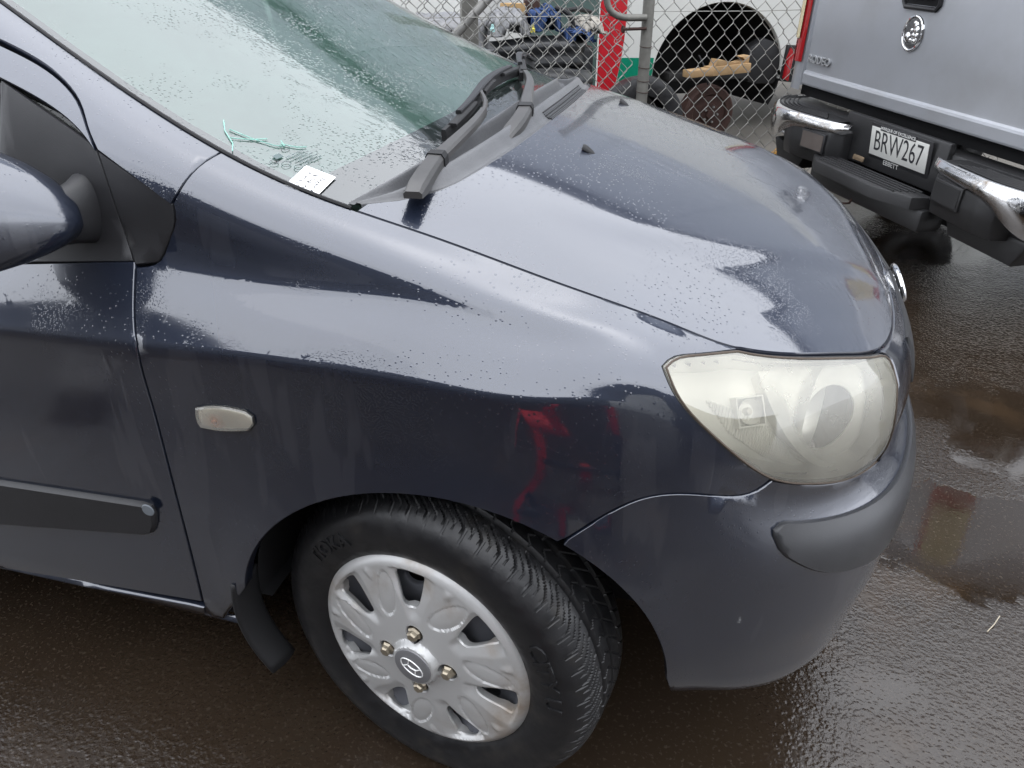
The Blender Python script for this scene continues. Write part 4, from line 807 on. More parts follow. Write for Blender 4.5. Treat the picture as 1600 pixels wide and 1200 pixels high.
for c, r in (((-.026, .014), .005), ((-.016, .001), .0055), ((-.008, -.014), .005), ((.012, .030), .005)): tube('etched_ring', [Mt @ Vector((c[0]+r*1.25*math.cos(a), c[1]+r*math.sin(a), .0006)) for a in np.linspace(0, 2*math.pi, 20, endpoint=False)], .0005, M['print'], ep, 4, True)
bm = bmesh.new(); gk = lambda pts: bm_tube(bm, [wp(a, b, .002) for a, b in pts], .0008, 5)
gk([(.262, -.985), (.275, -.965), (.300, -.945), (.318, -.920)]); gk([(.285, -.955), (.270, -.93), (.262, -.905)]); gk([(.300, -.935), (.268, -.925), (.245, -.912), (.238, -.90), (.25, -.89)]); gk([(.245, -.90), (.228, -.885), (.222, -.87)])
from_bm('green_pen_mark', bm, M['green_pen'], wind)
# inside: dashboard and dark cabin
dash = wgrid(.0, .62, -.97, .97, 20, 24); D2 = dash.copy(); kk = np.linspace(0, 1, 20)[:, None]; D2[..., 2] -= .03+.30*kk**1.1; grid_mesh('dashboard', D2, M['interior'], car)
box('cabin_floor', (-1.6, 0, .34), (2.2, 1.5, .06), M['interior'], car)
for y in (-.36, .36):
    st = box('seat', (-1.45, y, .60), (.50, .50, .22), M['interior'], car, bev=.06, seg=3); box('backrest', (-1.75, y, .92), (.16, .48, .62), M['interior'], st, bev=.06, seg=3); box('headrest', (-1.80, y, 1.30), (.10, .26, .18), M['interior'], st, bev=.04, seg=3)
bt = np.linspace(-1, 1, 16); edge_t = np.array([wp(.995, b, .002) for b in bt]); RP = []
for k, (dx, dz) in enumerate(((0, 0), (-.15, .035), (-.6, .06), (-1.2, .03), (-1.55, -.06), (-1.75, -.35), (-1.85, -.75))): RP.append(edge_t*[1, 1+.08*min(k, 2), 1]+[dx, 0, dz])
grid_mesh('roof', np.array(RP), M['paint'], car)
for sy in (-1, 1): grid_mesh('cabin_side', np.array([[(x, sy*w_, z) for z, w_ in ((.35, .78), (.88, .77), (1.3, .57))] for x in np.linspace(-2.7, -1.0, 6)]), M['interior'], car)
# far and near side window panes
sg = panel('door_glass', FN, FNN, [(-.45, 8.25), (-.485, 9.0), (-1.0, 8.8), (-1.0, 8.1)], M['side_glass'], door, QL, VL, lift=-.014, depth=.003)
# ---------------------------------------------------------------- door mirror
_ms = np.array([(.064,-.020),(.056,.018),(.030,.052),(-.010,.073),(-.045,.070),(-.062,.040),(-.064,-.030),(-.045,-.066),(.0,-.070),(.048,-.055),(.062,-.034)]); _mf = nspline(np.arange(-2, 13), np.r_[_ms[-2:], _ms, _ms[:2]]); MSEC = _mf(np.linspace(0, 11, 40, endpoint=False))
mirror = empty('door_mirror'); mirror.parent = door
rings = []
for s_ in np.r_[.004, .03, .08, .15, .25, .38, .52, .68, .84, 1.0]:
    p_ = (1-(1-s_)**2.2)**.66; c = np.array([-.462-.185*s_, -.803-.120*s_, .953+.045*s_]); ring = []
    for a in np.linspace(0, 2*np.pi, 44, endpoint=False):
        ca, sa = math.cos(a), math.sin(a); ring.append(c+np.array([0, .118*p_*abs(ca)**.7*np.sign(ca), .086*p_*abs(sa)**.75*np.sign(sa)]))
    rings.append(ring)
hs_ = grid_mesh('mirror_housing', np.array(rings), M['paint'], mirror, closed_v=True)
bm = bmesh.new(); bm.from_mesh(hs_.data); bmesh.ops.contextual_create(bm, geom=[v for v in bm.verts if v.index < 44]); bmesh.ops.recalc_face_normals(bm, faces=bm.faces); bm.to_mesh(hs_.data); bm.free(); hs_.data.shade_smooth()
rg = []
for u, rx, rz, cx, cy, cz in ((0, .030, .054, -.494, -.722, .955), (.3, .027, .050, -.494, -.745, .955), (.5, .024, .044, -.494, -.760, .955), (.75, .021, .038, -.497, -.782, .955), (1, .016, .030, -.505, -.830, .957)):
    rg.append([(cx+rx*abs(math.cos(a))**.8*np.sign(math.cos(a)), cy, cz+rz*abs(math.sin(a))**.8*np.sign(math.sin(a))) for a in np.linspace(0, 2*np.pi, 36, endpoint=False)])
grid_mesh('mirror_foot', np.array(rg), M['trim'], mirror, closed_v=True)

for nm_ in ('door_frame', 'mirror_sail'):
    pass
mirrored(door)

# ---------------------------------------------------------------- rest of the hatchback behind the frame edge
_vv = np.linspace(0, 8.2, 83); _zz = F(np.full(83, -1.0), _vv)[:, 2]
def RQ(x, v):
    x = np.atleast_1d(x).astype(float); v = np.atleast_1d(v).astype(float); P = F(np.full(len(v), -1.0), v); k = np.clip((-1-x)/1.9, 0, 1); P[:, 0] = x; P[:, 1] *= 1-.10*k**3; P[:, 2] += .03*k*np.clip(v/8, 0, 1); return P
def RQn(x, v):
    e = 2e-3; n = np.cross(RQ(x+e, v)-RQ(x-e, v), RQ(x, np.clip(v+.03, 0, 8.2))-RQ(x, np.clip(v-.03, 0, 8.2))); n /= np.linalg.norm(n, axis=1)[:, None]; return n*np.where(n[:, 1] > 0, -1, 1)[:, None]
ra = [(-2.455+.345*math.cos(a), float(np.interp(.297+.325*math.sin(a), _zz, _vv))) for a in np.linspace(math.pi, 0, 34)]
rq = panel('rear_quarter', RQ, RQn, [(-2.95, 8.2), (-2.98, .5)]+[(-2.80, .5)]+ra+[(-2.11, .2), (-1.004, .2), (-1.004, 8.2)], M['paint'], car, np.arange(-2.95, -1.0, .05), np.arange(0, 8.2, .3), depth=.015); mirrored(rq)
grid_mesh('tail', np.array([[(-2.90-.07*math.sin(z_*2), y, z_) for z_ in np.linspace(.25, 1.0, 8)] for y in np.linspace(-.74, .74, 10)]), M['paint'], car)
def copy_part(o, parent):
    c = o.copy(); COL.objects.link(c); c.parent = parent
    for ch_ in list(o.children): copy_part(ch_, c)
    return c
_kids = list(wheel.children)
for loc, rz in (((-2.463, -.805, .289), 0), ((-.008, .805, .289), math.pi+ST*0), ((-2.463, .805, .289), math.pi)):
    w2 = empty('wheel'); w2.matrix_world = Matrix.Translation(loc) @ Matrix.Rotation(rz, 4, 'Z') @ Matrix(((1, 0, 0), (0, 0, -1), (0, 1, 0))).to_4x4(); w2.parent = car
    for k_ in _kids: copy_part(k_, w2)

# ================================================================ silver ute, seen from behind
t = NT('silver_paint'); sp_ = t.rng(t.noise(70, 3, .7), .66, .72); dust = t.rng(t.noise(3, 5, .6), .35, .75)
t.set(Base_Color=t.mix(t.math('MULTIPLY', dust, .7), (.40, .415, .445), (.33, .335, .345)), Metallic=.45, Roughness=.42, Coat_Weight=.6, Coat_Roughness=.12, Normal=t.bump(t.math('ADD', sp_, t.math('MULTIPLY', t.rng(t.voro(120), .2, .04), t.rng(t.noise(3, 2), .45, .6))), .3, .0008)); M['silver'] = t.m
t = NT('wet_chrome'); bd = t.math('MULTIPLY', t.rng(t.voro(260), .42, .1), t.rng(t.noise(14, 3), .38, .55)); t.set(Base_Color=t.mix(t.rng(t.noise(11, 5, .7), .52, .75), (.74, .74, .74), (.30, .24, .18)), Metallic=1.0, Roughness=t.rng(t.noise(11, 5, .7), .5, .75, .10, .42), Normal=t.bump(bd, .3, .0012)); M['wet_chrome'] = t.m
M['ute_plastic'] = plain('ute_bumper_plastic', (.028, .028, .029), .38, grain=.5, gscale=500, var=.35, vscale=9)
M['plate_white'] = plain('number_plate_white', (.74, .74, .70), .4, var=.05, vscale=30)
M['red_lens'] = plain('red_lamp_lens', (.36, .012, .016), .12, coat=.5)
M['cream_lens'] = plain('cream_reflector', (.72, .62, .38), .25, var=.2, vscale=60)
YU = math.radians(-60.2); RU = Vector((math.cos(YU), math.sin(YU), 0))
ute = empty('pickup_truck', (1.13-.12*RU.x, 2.136-.12*RU.y, 0)); tag(ute, 'silver pickup truck with chrome step bumper and white number plate, parked tail towards the hatchback', 'pickup truck')
# local axes: x = across (to the viewer's right), y = forwards, z = up; the truck leans a little to its low side
MU = Matrix.Translation(ute.location) @ Matrix.Rotation(YU, 4, 'Z') @ Matrix.Translation((0, 0, .02)) @ Matrix.Rotation(math.radians(2.5), 4, 'Y') @ Matrix.Translation((0, 0, -.02))
ute.matrix_world = MU
TG = .05
# tailgate: pressed sheet with a horizontal crease near the foot
rows = [(.688, .012), (.692, .002), (.700, .000), (.742, .000), (.752, .003), (.760, .012), (.772, .013), (.90, .010), (1.05, .006), (1.2, .008), (1.24, .02), (1.25, .05)]
xs = np.r_[-.752, -.748, np.linspace(-.742, .742, 40), .748, .752]
TGm = np.array([[(x, TG+y+(.012 if abs(x) > .75 else .003 if abs(x) > .745 else 0)+.004*(x/.75)**2-(.0018*math.exp(-((x+.34)/.05)**2-((z-.84)/.04)**2)), z) for z, y in rows] for x in xs])
f_ = [nspline(np.linspace(0, 1, len(rows)), TGm[i]) for i in range(len(xs))]
tailgate = grid_mesh('tailgate', TGm, M['silver'], ute, sharp=14)
box('tailgate_core', (0, TG+.05, .965), (1.49, .05, .53), M['black_gap'], ute)
hd = empty('tailgate_handle'); hd.parent = tailgate
bm = bmesh.new(); bm_tube(bm, [Vector((-.03+.105*a, TG+.002, 1.152+.042*b)) for a, b in ((-1, -.55), (-.86, -1), (.86, -1), (1, -.55), (1, 1), (-1, 1))], .010, 8, True); from_bm('handle_surround', bm, M['trim'], hd)
box('handle_recess', (-.03, TG+.008, 1.155), (.19, .006, .07), M['black_gap'], hd); box('handle_lever', (-.03, TG-.004, 1.162), (.15, .016, .026), M['chrome'], hd, bev=.006)
# oval badge with a rearing animal and ball in relief
bdg = empty('oval_badge'); bdg.parent = tailgate; bc = Vector((-.037, TG+.004, 1.012))
bm = bmesh.new(); bm_tube(bm, [bc+Vector((.056*math.cos(a), 0, .066*math.sin(a))) for a in np.linspace(0, 2*math.pi, 48, endpoint=False)], .0062, 8, True); from_bm('badge_ring', bm, M['chrome'], bdg)
bm = bmesh.new(); bmesh.ops.create_circle(bm, cap_ends=True, radius=1, segments=40, matrix=Matrix.Translation(bc+Vector((0, -.0015, 0))) @ Matrix.Rotation(math.pi/2, 4, 'X') @ Matrix.Diagonal((.054, .064, 1, 1))); from_bm('badge_ground', bm, plain('badge_dark_chrome', (.30, .30, .31), .25, 1), bdg)
bm = bmesh.new()
def blob(x, z, rx, rz): bmesh.ops.create_icosphere(bm, subdivisions=2, radius=1, matrix=Matrix.Translation(bc+Vector((x, -.002, z))) @ Matrix.Diagonal((rx, .006, rz, 1)))
for a in ((.012, .030, .012, .017), (.020, .012, .015, .020), (.026, -.008, .011, .018), (.002, .040, .010, .010), (.008, -.006, .014, .012), (-.008, .012, .010, .008), (.018, -.028, .016, .010), (-.004, -.026, .010, .007), (.030, -.024, .006, .015)): blob(*a)
an = from_bm('badge_relief', bm, M['chrome'], bdg); tag(an, kind='stuff')
bm = bmesh.new(); blob(-.026, -.016, .017, .019); from_bm('badge_ball', bm, M['chrome'], bdg)
text_mesh('model_lettering', 'RODEO', .050, plain('satin_chrome', (.55, .56, .57), .35, .6), tailgate, Matrix.Translation((-.640, TG+.008, .818)) @ Matrix.Rotation(math.pi/2, 4, 'X'), .004, 1.05, .0012)
# rear corners and lamps
for s, nm in ((-1, 'left'), (1, 'right')):
    cor = [(s*.757, TG+.006), (s*.80, TG+.000), (s*.845, TG+.012), (s*.872, TG+.05), (s*.880, TG+.12), (s*.885, 1.2), (s*.885, 2.1)]
    P_ = np.array([[(x, y, z) for z in (.66, .70, .80, 1.0, 1.25)] for x, y in cor]); grid_mesh('bed_side', P_, M['silver'], ute, sharp=45, flip=s > 0)
    lp = [(s*.770, TG-.004), (s*.81, TG-.010), (s*.855, TG+.004), (s*.886, TG+.05), (s*.893, TG+.12)]
    lamp = grid_mesh('tail_lamp', np.array([[(x, y, z) for z in (.795, .80, .9, 1.0, 1.1, 1.22)] for x, y in lp]), M['red_lens'], ute, flip=s > 0)
    cl_ = [(s*.806, TG-.0125), (s*.835, TG-.008), (s*.862, TG+.006), (s*.889, TG+.048), (s*.896, TG+.11)]
    grid_mesh('reversing_lens', np.array([[(x*1.003, y-.003, z) for z in np.linspace(.905, 1.21, 40)] for x, y in cl_])+np.array([[[0, -.0012*(k % 2), 0] for k in range(40)]]), M['cream_lens'], lamp, flip=s > 0)
box('bed_floor', (0, 1.1, .66), (1.6, 2.0, .06), M['black_gap'], ute)
# cab, outside the frame
bm = bmesh.new(); bm_box(bm, (0, 3.1, .95), (1.66, 2.0, .62), None, .08, 3); bm_box(bm, (0, 2.95, 1.46), (1.42, 1.5, .50), None, .12, 3); bm_box(bm, (0, 4.5, .85), (1.6, 1.0, .45), None, .1, 3); from_bm('cab', bm, M['silver'], ute)
for x in (-.72, .72):
    for y in (.95, 4.3):
        wu = lathe('wheel', [(.15, .10), (.20, .115), (.30, .11), (.345, .08), (.35, 0), (.345, -.08), (.30, -.11), (.2, -.11)], M['tyre'], ute, Matrix.Translation((x, y, .34)) @ Matrix.Rotation(math.pi/2, 4, 'Y'), 40)
        lathe('rim', [(0, .06), (.10, .07), (.19, .10), (.20, .108)], M['dark_metal'], wu, Matrix.Translation((x, y, .34)) @ Matrix.Rotation(math.pi/2, 4, 'Y'), 30)
# step bumper
bump = empty('rear_bumper'); bump.parent = ute
box('bumper_beam', (0, .085, .525), (1.62, .11, .17), M['ute_plastic'], bump, bev=.012)
box('plate_panel', (.06, .025, .545), (.66, .03, .21), M['ute_plastic'], bump, bev=.008)
def side(s, xo):
    X = lambda v: xo+s*v
    # moulded block with a pocket
    bm = bmesh.new(); ol = [(X(.20), -.035), (X(.24), -.085), (X(.50), -.118), (X(.58), -.105), (X(.60), -.03), (X(.60), .05), (X(.20), .05)]
    if s < 0: ol = ol[::-1]
    zt, zb = .562, .395
    lower = [bm.verts.new((x*1.0, y+.012, zb)) for x, y in ol]; mid_ = [bm.verts.new((x, y-.004, (zt+zb)/2)) for x, y in ol]; top = [bm.verts.new((x, y, zt)) for x, y in ol]; n = len(ol)
    for a, b in ((lower, mid_), (mid_, top)):
        for i in range(n): bm.faces.new((a[i], a[(i+1) % n], b[(i+1) % n], b[i]))
    bm.faces.new(lower[::-1]); bm.faces.new(top); bmesh.ops.bevel(bm, geom=bm.edges[:], offset=.010, segments=2, affect='EDGES', profile=.5)
    blk = from_bm('bumper_block', bm, M['ute_plastic'], bump, sharp=30)
    c = Vector((X(.335), -.099, .500)); ang = math.atan2(-.030, .28)*(1 if s > 0 else -1)
    Rm_ = Matrix.Rotation(ang, 3, 'Z'); bm = bmesh.new(); bm_box(bm, c+Vector((0, -.006, 0)), (.165, .012, .092), Rm_, .004); from_bm('pocket_frame', bm, M['trim'] if s < 0 else M['ute_plastic'], blk)
    bm = bmesh.new(); bm_box(bm, c+Vector((0, -.0125, 0)), (.146, .003, .075), Rm_); from_bm('pocket', bm, plain('dusty_pocket', (.11, .092, .082), .7, var=.3) if s < 0 else M['ute_plastic'], blk)
    # chrome end: lip over the block, then the whole corner
    path = [(.17, -.040), (.22, -.078), (.34, -.104), (.50, -.128), (.58, -.130), (.66, -.118), (.74, -.085), (.82, -.025), (.865, .04), (.885, .12), (.888, .24)]
    zlo = [.578, .552, .538, .530, .505, .462, .435, .422, .415, .415, .43]
    f_ = nspline(np.arange(len(path)), [(*p, z) for p, z in zip(path, zlo)]); cv = f_(np.linspace(0, len(path)-1, 56)); G2 = []
    for (v, y, zl) in cv:
        inx = .030*min(1, max(0, (v-.3)/.3)); rows_ = []
        for k, zz in enumerate(np.linspace(0, 1, 8)):
            z = zl+(.592-zl)*zz; o = .010*math.sin(zz*math.pi)-.018*(1-zz)**2; rows_.append((X(v+o*.4), y-o, z))
        rows_ += [(X(v-.003), y+.004, .602), (X(v-.010), y+.012, .607), (X(v-.022), y+.024, .607)]
        G2.append(rows_)
    grid_mesh('chrome_end', np.array(G2), M['wet_chrome'], bump, flip=s < 0, sharp=60)
    # rubber tread pad on top
    pad = [(X(v), y+.020) for v, y, _ in cv[6:54]]; pad = pad+[(X(.86), .20), (X(.26), .06)]
    bm = bmesh.new(); vs2 = [bm.verts.new((x, y, .606)) for x, y in pad]; bm.faces.new(vs2); pd = from_bm('tread_pad', bm, M['ute_plastic'], bump)
    for k in range(5):
        tube('pad_rib', [(X(v-.010*k), y+.032+.020*k, .609) for v, y, _ in cv[10+k:48:3]], .0045, M['rubber'], pd, 5)
side(-1, 0.0); side(1, .22)
# low central step
ol = [(-.34, -.03), (-.31, -.10), (-.20, -.165), (.22, -.175), (.40, -.12), (.43, -.03)]
bm = bmesh.new(); extrude_poly(bm, ol, .052, Matrix.Translation((0, 0, .392)), .008); stp = from_bm('centre_step', bm, M['ute_plastic'], bump, sharp=30)
for k in range(5): tube('step_rib', [(x, -.035-.026*k, .4465) for x in np.linspace(-.26+.012*k, .36-.012*k, 8)], .0038, M['rubber'], stp, 5)
for i in range(7):
    bm = bmesh.new(); bmesh.ops.create_icosphere(bm, subdivisions=1, radius=.009, matrix=Matrix.Translation((-.18+i*.085, -.062-.045*(i % 2), .447)) @ Matrix.Diagonal((1, 1, .5, 1))); from_bm('step_stud', bm, M['rubber'], stp)
box('bumper_skirt', (.05, -.02, .345), (.78, .13, .10), M['ute_plastic'], bump, bev=.02)
for x, w_ in ((.70, .36), (-.62, .24)):
    bm = bmesh.new(); extrude_poly(bm, [(x-w_/2+.02, .32), (x+w_/2-.02, .31), (x+w_/2+.04, .42), (x-w_/2-.03, .42)], .12, Matrix.Translation((0, .09, 0)) @ Matrix.Rotation(math.pi/2, 4, 'X'), .015); from_bm('corner_skirt', bm, M['ute_plastic'], bump, sharp=30)
box('tow_bracket', (-.22, -.01, .33), (.14, .12, .07), M['rust'], ute); box('chassis_member', (.05, .3, .35), (1.0, .3, .14), M['black_gap'], ute)
tube('tow_loop', [(-.02+.035*math.cos(a), -.10+.02*math.sin(a), .285+.012*math.cos(a)) for a in np.linspace(0, 2*math.pi, 20, endpoint=False)], .0045, M['rust'], ute, 6, True); tube('tow_pin', [(.005, -.09, .29), (.01, -.07, .345)], .006, M['rust'], ute, 6)
# number plate
pl = empty('number_plate'); pl.parent = ute; MP = Matrix.Translation((.12, -.002, .566)) @ Matrix.Rotation(math.pi/2+math.radians(8), 4, 'X')
bm = bmesh.new(); bm_box(bm, MP @ Vector((.006, -.012, -.004)), (.384, .176, .006), MP.to_3x3(), .002); from_bm('plate_frame', bm, M['trim'], pl)
bm = bmesh.new(); bm_box(bm, MP @ Vector((0, 0, .001)), (.36, .125, .003), MP.to_3x3(), .001); from_bm('plate', bm, M['plate_white'], pl)
text_mesh('plate_number', 'BRW267', .128, M['ink'], pl, MP @ Matrix.Translation((0, .001, .0032)), .0006, .66, -.0008)
text_mesh('frame_motto', 'MARQUE OF EXCELLENCE', .0190, plain('white_print', (.8, .8, .78), .5), pl, MP @ Matrix.Translation((-.01, .0655, .0035)), .0004, .98, .0004)
text_mesh('dealer_name', 'EBBETT', .030, plain('white_print_b', (.55, .55, .53), .5), pl, MP @ Matrix.Translation((-.03, -.080, .0008)), .0004, 1.0, .0002)
bm = bmesh.new(); bm_box(bm, MP @ Vector((-.01, .0655, .0026)), (.225, .022, .0012), MP.to_3x3()); from_bm('motto_strip', bm, M['trim'], pl)
box('plate_bracket', (-.09, -.02, .475), (.075, .004, .022), plain('bare_bracket', (.32, .24, .16), .5, .5), pl)

# ================================================================ fence, yard behind it, buildings
TF = Vector((.868, .497, 0)).normalized(); NF = Vector((-TF.y, TF.x, 0)); RZF = math.atan2(TF.y, TF.x)
def fm(off): 
    m_ = Matrix.Rotation(RZF, 4, 'Z'); m_.translation = Vector((-.13, 2.65, 0))+NF*off; return m_          # local x along fence, y away, z up
M['galv'] = plain('galvanised_steel', (.27, .265, .25), .42, .55, var=.3, vscale=30)
M['wire'] = plain('galvanised_wire', (.34, .335, .31), .42, .5)
M['post'] = plain('weathered_post', (.20, .195, .175), .6, .3, grain=.4, gscale=150, var=.4, vscale=26)
fence = empty('chain_link_fence'); fence.matrix_world = fm(0); tag(fence, 'galvanised chain link fence with weathered steel post between the yard and the hatchback', 'fence')
DW, DH = .088, .102
def zig(name, z0, z1, rad):
    bm = bmesh.new(); pts = []; n = int((z1-z0)/(DH/2))
    for i in range(n+1):
        x = DW/4 if i % 2 else -DW/4; z = z0+i*DH/2; d = .004 if i % 2 else -.004
        pts += [Vector((x*.93, -d, z-.006)), Vector((x*1.06, d, z+.006))]
    bm_tube(bm, pts, rad, 5); bmesh.ops.recalc_face_normals(bm, faces=bm.faces); me = bpy.data.meshes.new(name); bm.to_mesh(me); bm.free(); me.materials.append(M['wire']); me.shade_smooth(); return me
zA = zig('wire', .04, 1.95, .0023)
rr = random.Random(3)
def run(parent, x0, x1, y, dz=0):
    k = 0; x = x0
    while x < x1:
        o = bpy.data.objects.new('wire', zA); link(o, parent); o.location = (x, y, (DH/2 if k % 2 else 0)*1.0+dz+rr.uniform(-.002, .002)); o.rotation_euler = (rr.uniform(-.004, .004), rr.uniform(-.003, .003), 0); k += 1; x += DW/2
run(fence, .12, 2.6, 0)
tube('post', [(.097, 0, 0), (.095, 0, .5), (.090, 0, 2.1)], .0295, M['post'], fence, 16)
for z in (.68, .735, .80, .90): tube('tie_wire', [(.095+.032*math.cos(a), .032*math.sin(a), z+.004*math.sin(a)) for a in np.linspace(0, 2*math.pi, 16, endpoint=False)], .0016, M['rust'], fence, 4, True)
tube('strain_wire', [(.1, .004, 1.062), (.7, .004, 1.058), (1.3, .004, 1.066), (2.5, .004, 1.06)], .0020, M['wire'], fence, 5)
gate = empty('mesh_gate'); gate.matrix_world = fm(-.03); tag(gate, 'chain link gate leaf with bent pipe frame hung on the fence post', 'gate')
run(gate, -2.3, .03, 0, .02)
run(gate, -2.3, .02, .055, -.018)
tube('pipe_frame', smooth_pts([(.07, 0, 1.036), (.02, 0, 1.036), (-.05, 0, 1.038), (-.10, 0, 1.052), (-.135, 0, 1.082), (-.150, 0, 1.125), (-.152, 0, 1.3), (-.152, 0, 1.9)], 40), .0165, M['post'], gate, 12)
tube('hinge_bolt', [(-.050, 0, .984), (.075, 0, .986)], .0075, M['rust'], gate, 8); lathe('bolt_head', [(0, .008), (.017, .006), (.017, -.004), (0, -.006)], M['rust'], gate, Matrix.Translation((-.052, 0, .984)) @ Matrix.Rotation(math.pi/2, 4, 'Y'), 12)
tube('strain_wire', [(-2.3, .004, 1.05), (-1.0, .004, 1.047), (-.1, .004, 1.046)], .0020, M['wire'], gate, 5)
tube('diagonal_brace', [(-1.62, .03, .30), (-.70, .03, 1.165), (-.45, .03, 1.40)], .021, M['galv'], gate, 14)
tube('twisted_wire', smooth_pts([(-.10, -.01, 1.03), (-.13, -.015, 1.0), (-.07, -.012, .97), (-.10, -.01, .93), (-.05, -.012, .90), (-.08, -.01, .86)], 24), .0016, M['wire'], gate, 4)
gp2 = box('yard_post', (0, 0, 0), (.085, .05, 1.9), M['post'], None); gp2.matrix_world = fm(.28) @ Matrix.Translation((-.775, 0, .95)); tag(gp2, 'flat grey steel upright standing behind the gate brace', 'post')
# white van on blocks, wheel off
M['van_white'] = plain('van_white_paint', (.66, .66, .62), .35, var=.06, vscale=4, coat=.3); M['van_red'] = plain('van_red_vinyl', (.50, .012, .022), .35, var=.1, vscale=6); M['van_green'] = plain('van_green_vinyl', (.0, .22, .125), .35)
van = empty('white_van'); van.matrix_world = fm(1.5); tag(van, 'white van with red and green stripes, road wheel removed, propped on timber', 'van')
def PL(x, z): return np.c_[x, 0*np.asarray(x)+.012*((np.asarray(z)-1.0)/.8)**2, z]
def PN(x, z): return np.tile((0, -1.0, 0), (len(np.atleast_1d(x)), 1))
ac = (1.385, .56); arx, arz = .535, .487
arch_ = [(ac[0]+arx*math.cos(a), ac[1]+arz*math.sin(a)) for a in np.linspace(math.pi+.08, -.08, 50)]
body_ol = [(.425, .43), (.72, .43), (.84, .50)]+arch_+[(1.93, .755), (2.06, .745), (4.6, .745), (4.6, 2.2), (.425, 2.2)]
panel('body_side', PL, PN, body_ol, M['van_white'], van, np.arange(.42, 4.6, .06), np.arange(.43, 2.2, .06), vk=1, depth=.04, lip=.006)
redp = [(.427, .40), (.545, .40), (.560, .48), (.583, .60), (.600, .70), (.612, .82), (.618, .95), (.617, 1.08), (.60, 1.5), (.57, 2.19), (.427, 2.19)]
panel('red_stripe', PL, PN, redp, M['van_red'], van, np.arange(.42, .7, .03), np.arange(.4, 2.2, .06), vk=1, depth=.003, lip=.001, lift=.003)
grn = [(.562, .432), (.72, .432), (.838, .50), (.851, .60), (.853, .687), (.603, .693), (.588, .60)]
panel('green_stripe', PL, PN, grn, M['van_green'], van, np.arange(.5, .9, .03), np.arange(.42, .8, .03), vk=1, depth=.003, lip=.001, lift=.003)
bm = bmesh.new(); A_ = [[bm.verts.new((ac[0]+(arx+.004)*math.cos(a), y, ac[1]+(arz+.004)*math.sin(a))) for a in np.linspace(-.5, math.pi+.5, 30)] for y in (.01, .3, .75)]
for r0, r1_ in zip(A_[:-1], A_[1:]):
    for i in range(29): bm.faces.new((r0[i], r0[i+1], r1_[i+1], r1_[i]))
bm.faces.new(A_[2]); from_bm('wheel_arch', bm, plain('arch_black', (.006, .006, .006), .8), van)
box('van_body', (2.5, 1.66, 1.35), (4.1, 1.7, 1.65), M['van_white'], van, bev=.04); box('front_end', (.428, .9, 1.3), (.02, 1.75, 1.75), plain('van_edge_green', (.03, .07, .06), .5), van)
bm = bmesh.new(); extrude_poly(bm, [(1.62, .62), (1.66, .50), (1.72, .485), (1.88, .478), (1.90, .50), (1.93, .75), (1.75, .80), (1.64, .74)], .10, Matrix.Translation((0, .12, 0)) @ Matrix.Rotation(math.pi/2, 4, 'X'), .01); from_bm('mud_guard', bm, M['rubber'], van)
bm = bmesh.new(); extrude_poly(bm, [(1.92, .50), (2.10, .48), (2.12, .74), (1.93, .75)], .10, Matrix.Translation((0, .08, 0)) @ Matrix.Rotation(math.pi/2, 4, 'X'), .01); rb_ = from_bm('corner_bumper', bm, M['rubber'], van)
bm = bmesh.new(); extrude_poly(bm, [(1.925, .52), (1.97, .50), (1.985, .70), (1.95, .735), (1.93, .66)], .02, Matrix.Translation((0, -.022, 0)) @ Matrix.Rotation(math.pi/2, 4, 'X'), .004); from_bm('red_reflector', bm, M['red_lens'], rb_)
drum = lathe('brake_drum', [(0, .07), (.03, .07), (.035, .05), (.07, .05), (.075, .035), (.13, .03), (.14, .045), (.185, .045), (.20, .03), (.205, -.06), (.19, -.08)], M['rust'], van, Matrix.Translation((1.275, -.10, .305)) @ Matrix.Rotation(math.pi/2, 4, 'X'), 48)
for k in range(5): lathe('stud', [(0, .02), (.008, .019), (.008, 0)], M['galv'], drum, Matrix.Translation((1.275+.055*math.cos(k*1.257), -.15, .305+.055*math.sin(k*1.257))) @ Matrix.Rotation(math.pi/2, 4, 'X'), 8)
tube('brake_line', smooth_pts([(1.20, -.02, .70), (1.235, -.06, .62), (1.26, -.10, .50)], 12), .007, M['rubber'], van, 6)
tyr = lathe('loose_tyre', [(.17, .09), (.24, .105), (.29, .09), (.305, .05), (.305, -.05), (.29, -.09), (.2, -.1)], M['tyre'], None, Matrix(), 40); tyr.matrix_world = fm(1.15) @ Matrix.Translation((.62, 0, .31)) @ Matrix.Rotation(math.radians(80), 4, 'X'); tag(tyr, 'black tyre standing behind the fence post beside the van', 'tyre')
def plank(nm, c, s, rz, lab, ry=0):
    o = box(nm, (0, 0, 0), s, M['alu_wood'], None, bev=.003); o.matrix_world = fm(1.32) @ Matrix.Translation(c) @ Matrix.Rotation(rz, 4, 'Z') @ Matrix.Rotation(ry, 4, 'Y'); tag(o, lab, 'timber', 'timber packing under the van'); return o
plank('timber_block', (1.13, -.03, .607), (.24, .10, .048), .08, 'pale sawn timber block lying flat in the van wheel arch', -.06)
plank('timber_block', (1.335, -.03, .622), (.32, .10, .062), -.05, 'thicker pale timber block with notched top in the van wheel arch', -.07)
bm = bmesh.new(); extrude_poly(bm, [(-.12, 0), (.15, 0), (.155, .050), (.085, .046), (.13, .022), (.04, .008), (-.04, .035), (-.10, .048)], .09, Matrix.Rotation(math.pi/2, 4, 'X'), .004); o = from_bm('timber_offcut', bm, M['alu_wood'], None, sharp=30); o.matrix_world = fm(1.34) @ Matrix.Translation((1.33, 0, .652)) @ Matrix.Rotation(-.07, 4, 'Y'); tag(o, 'curved pale timber offcut resting on top of the notched block', 'timber', 'timber packing under the van')
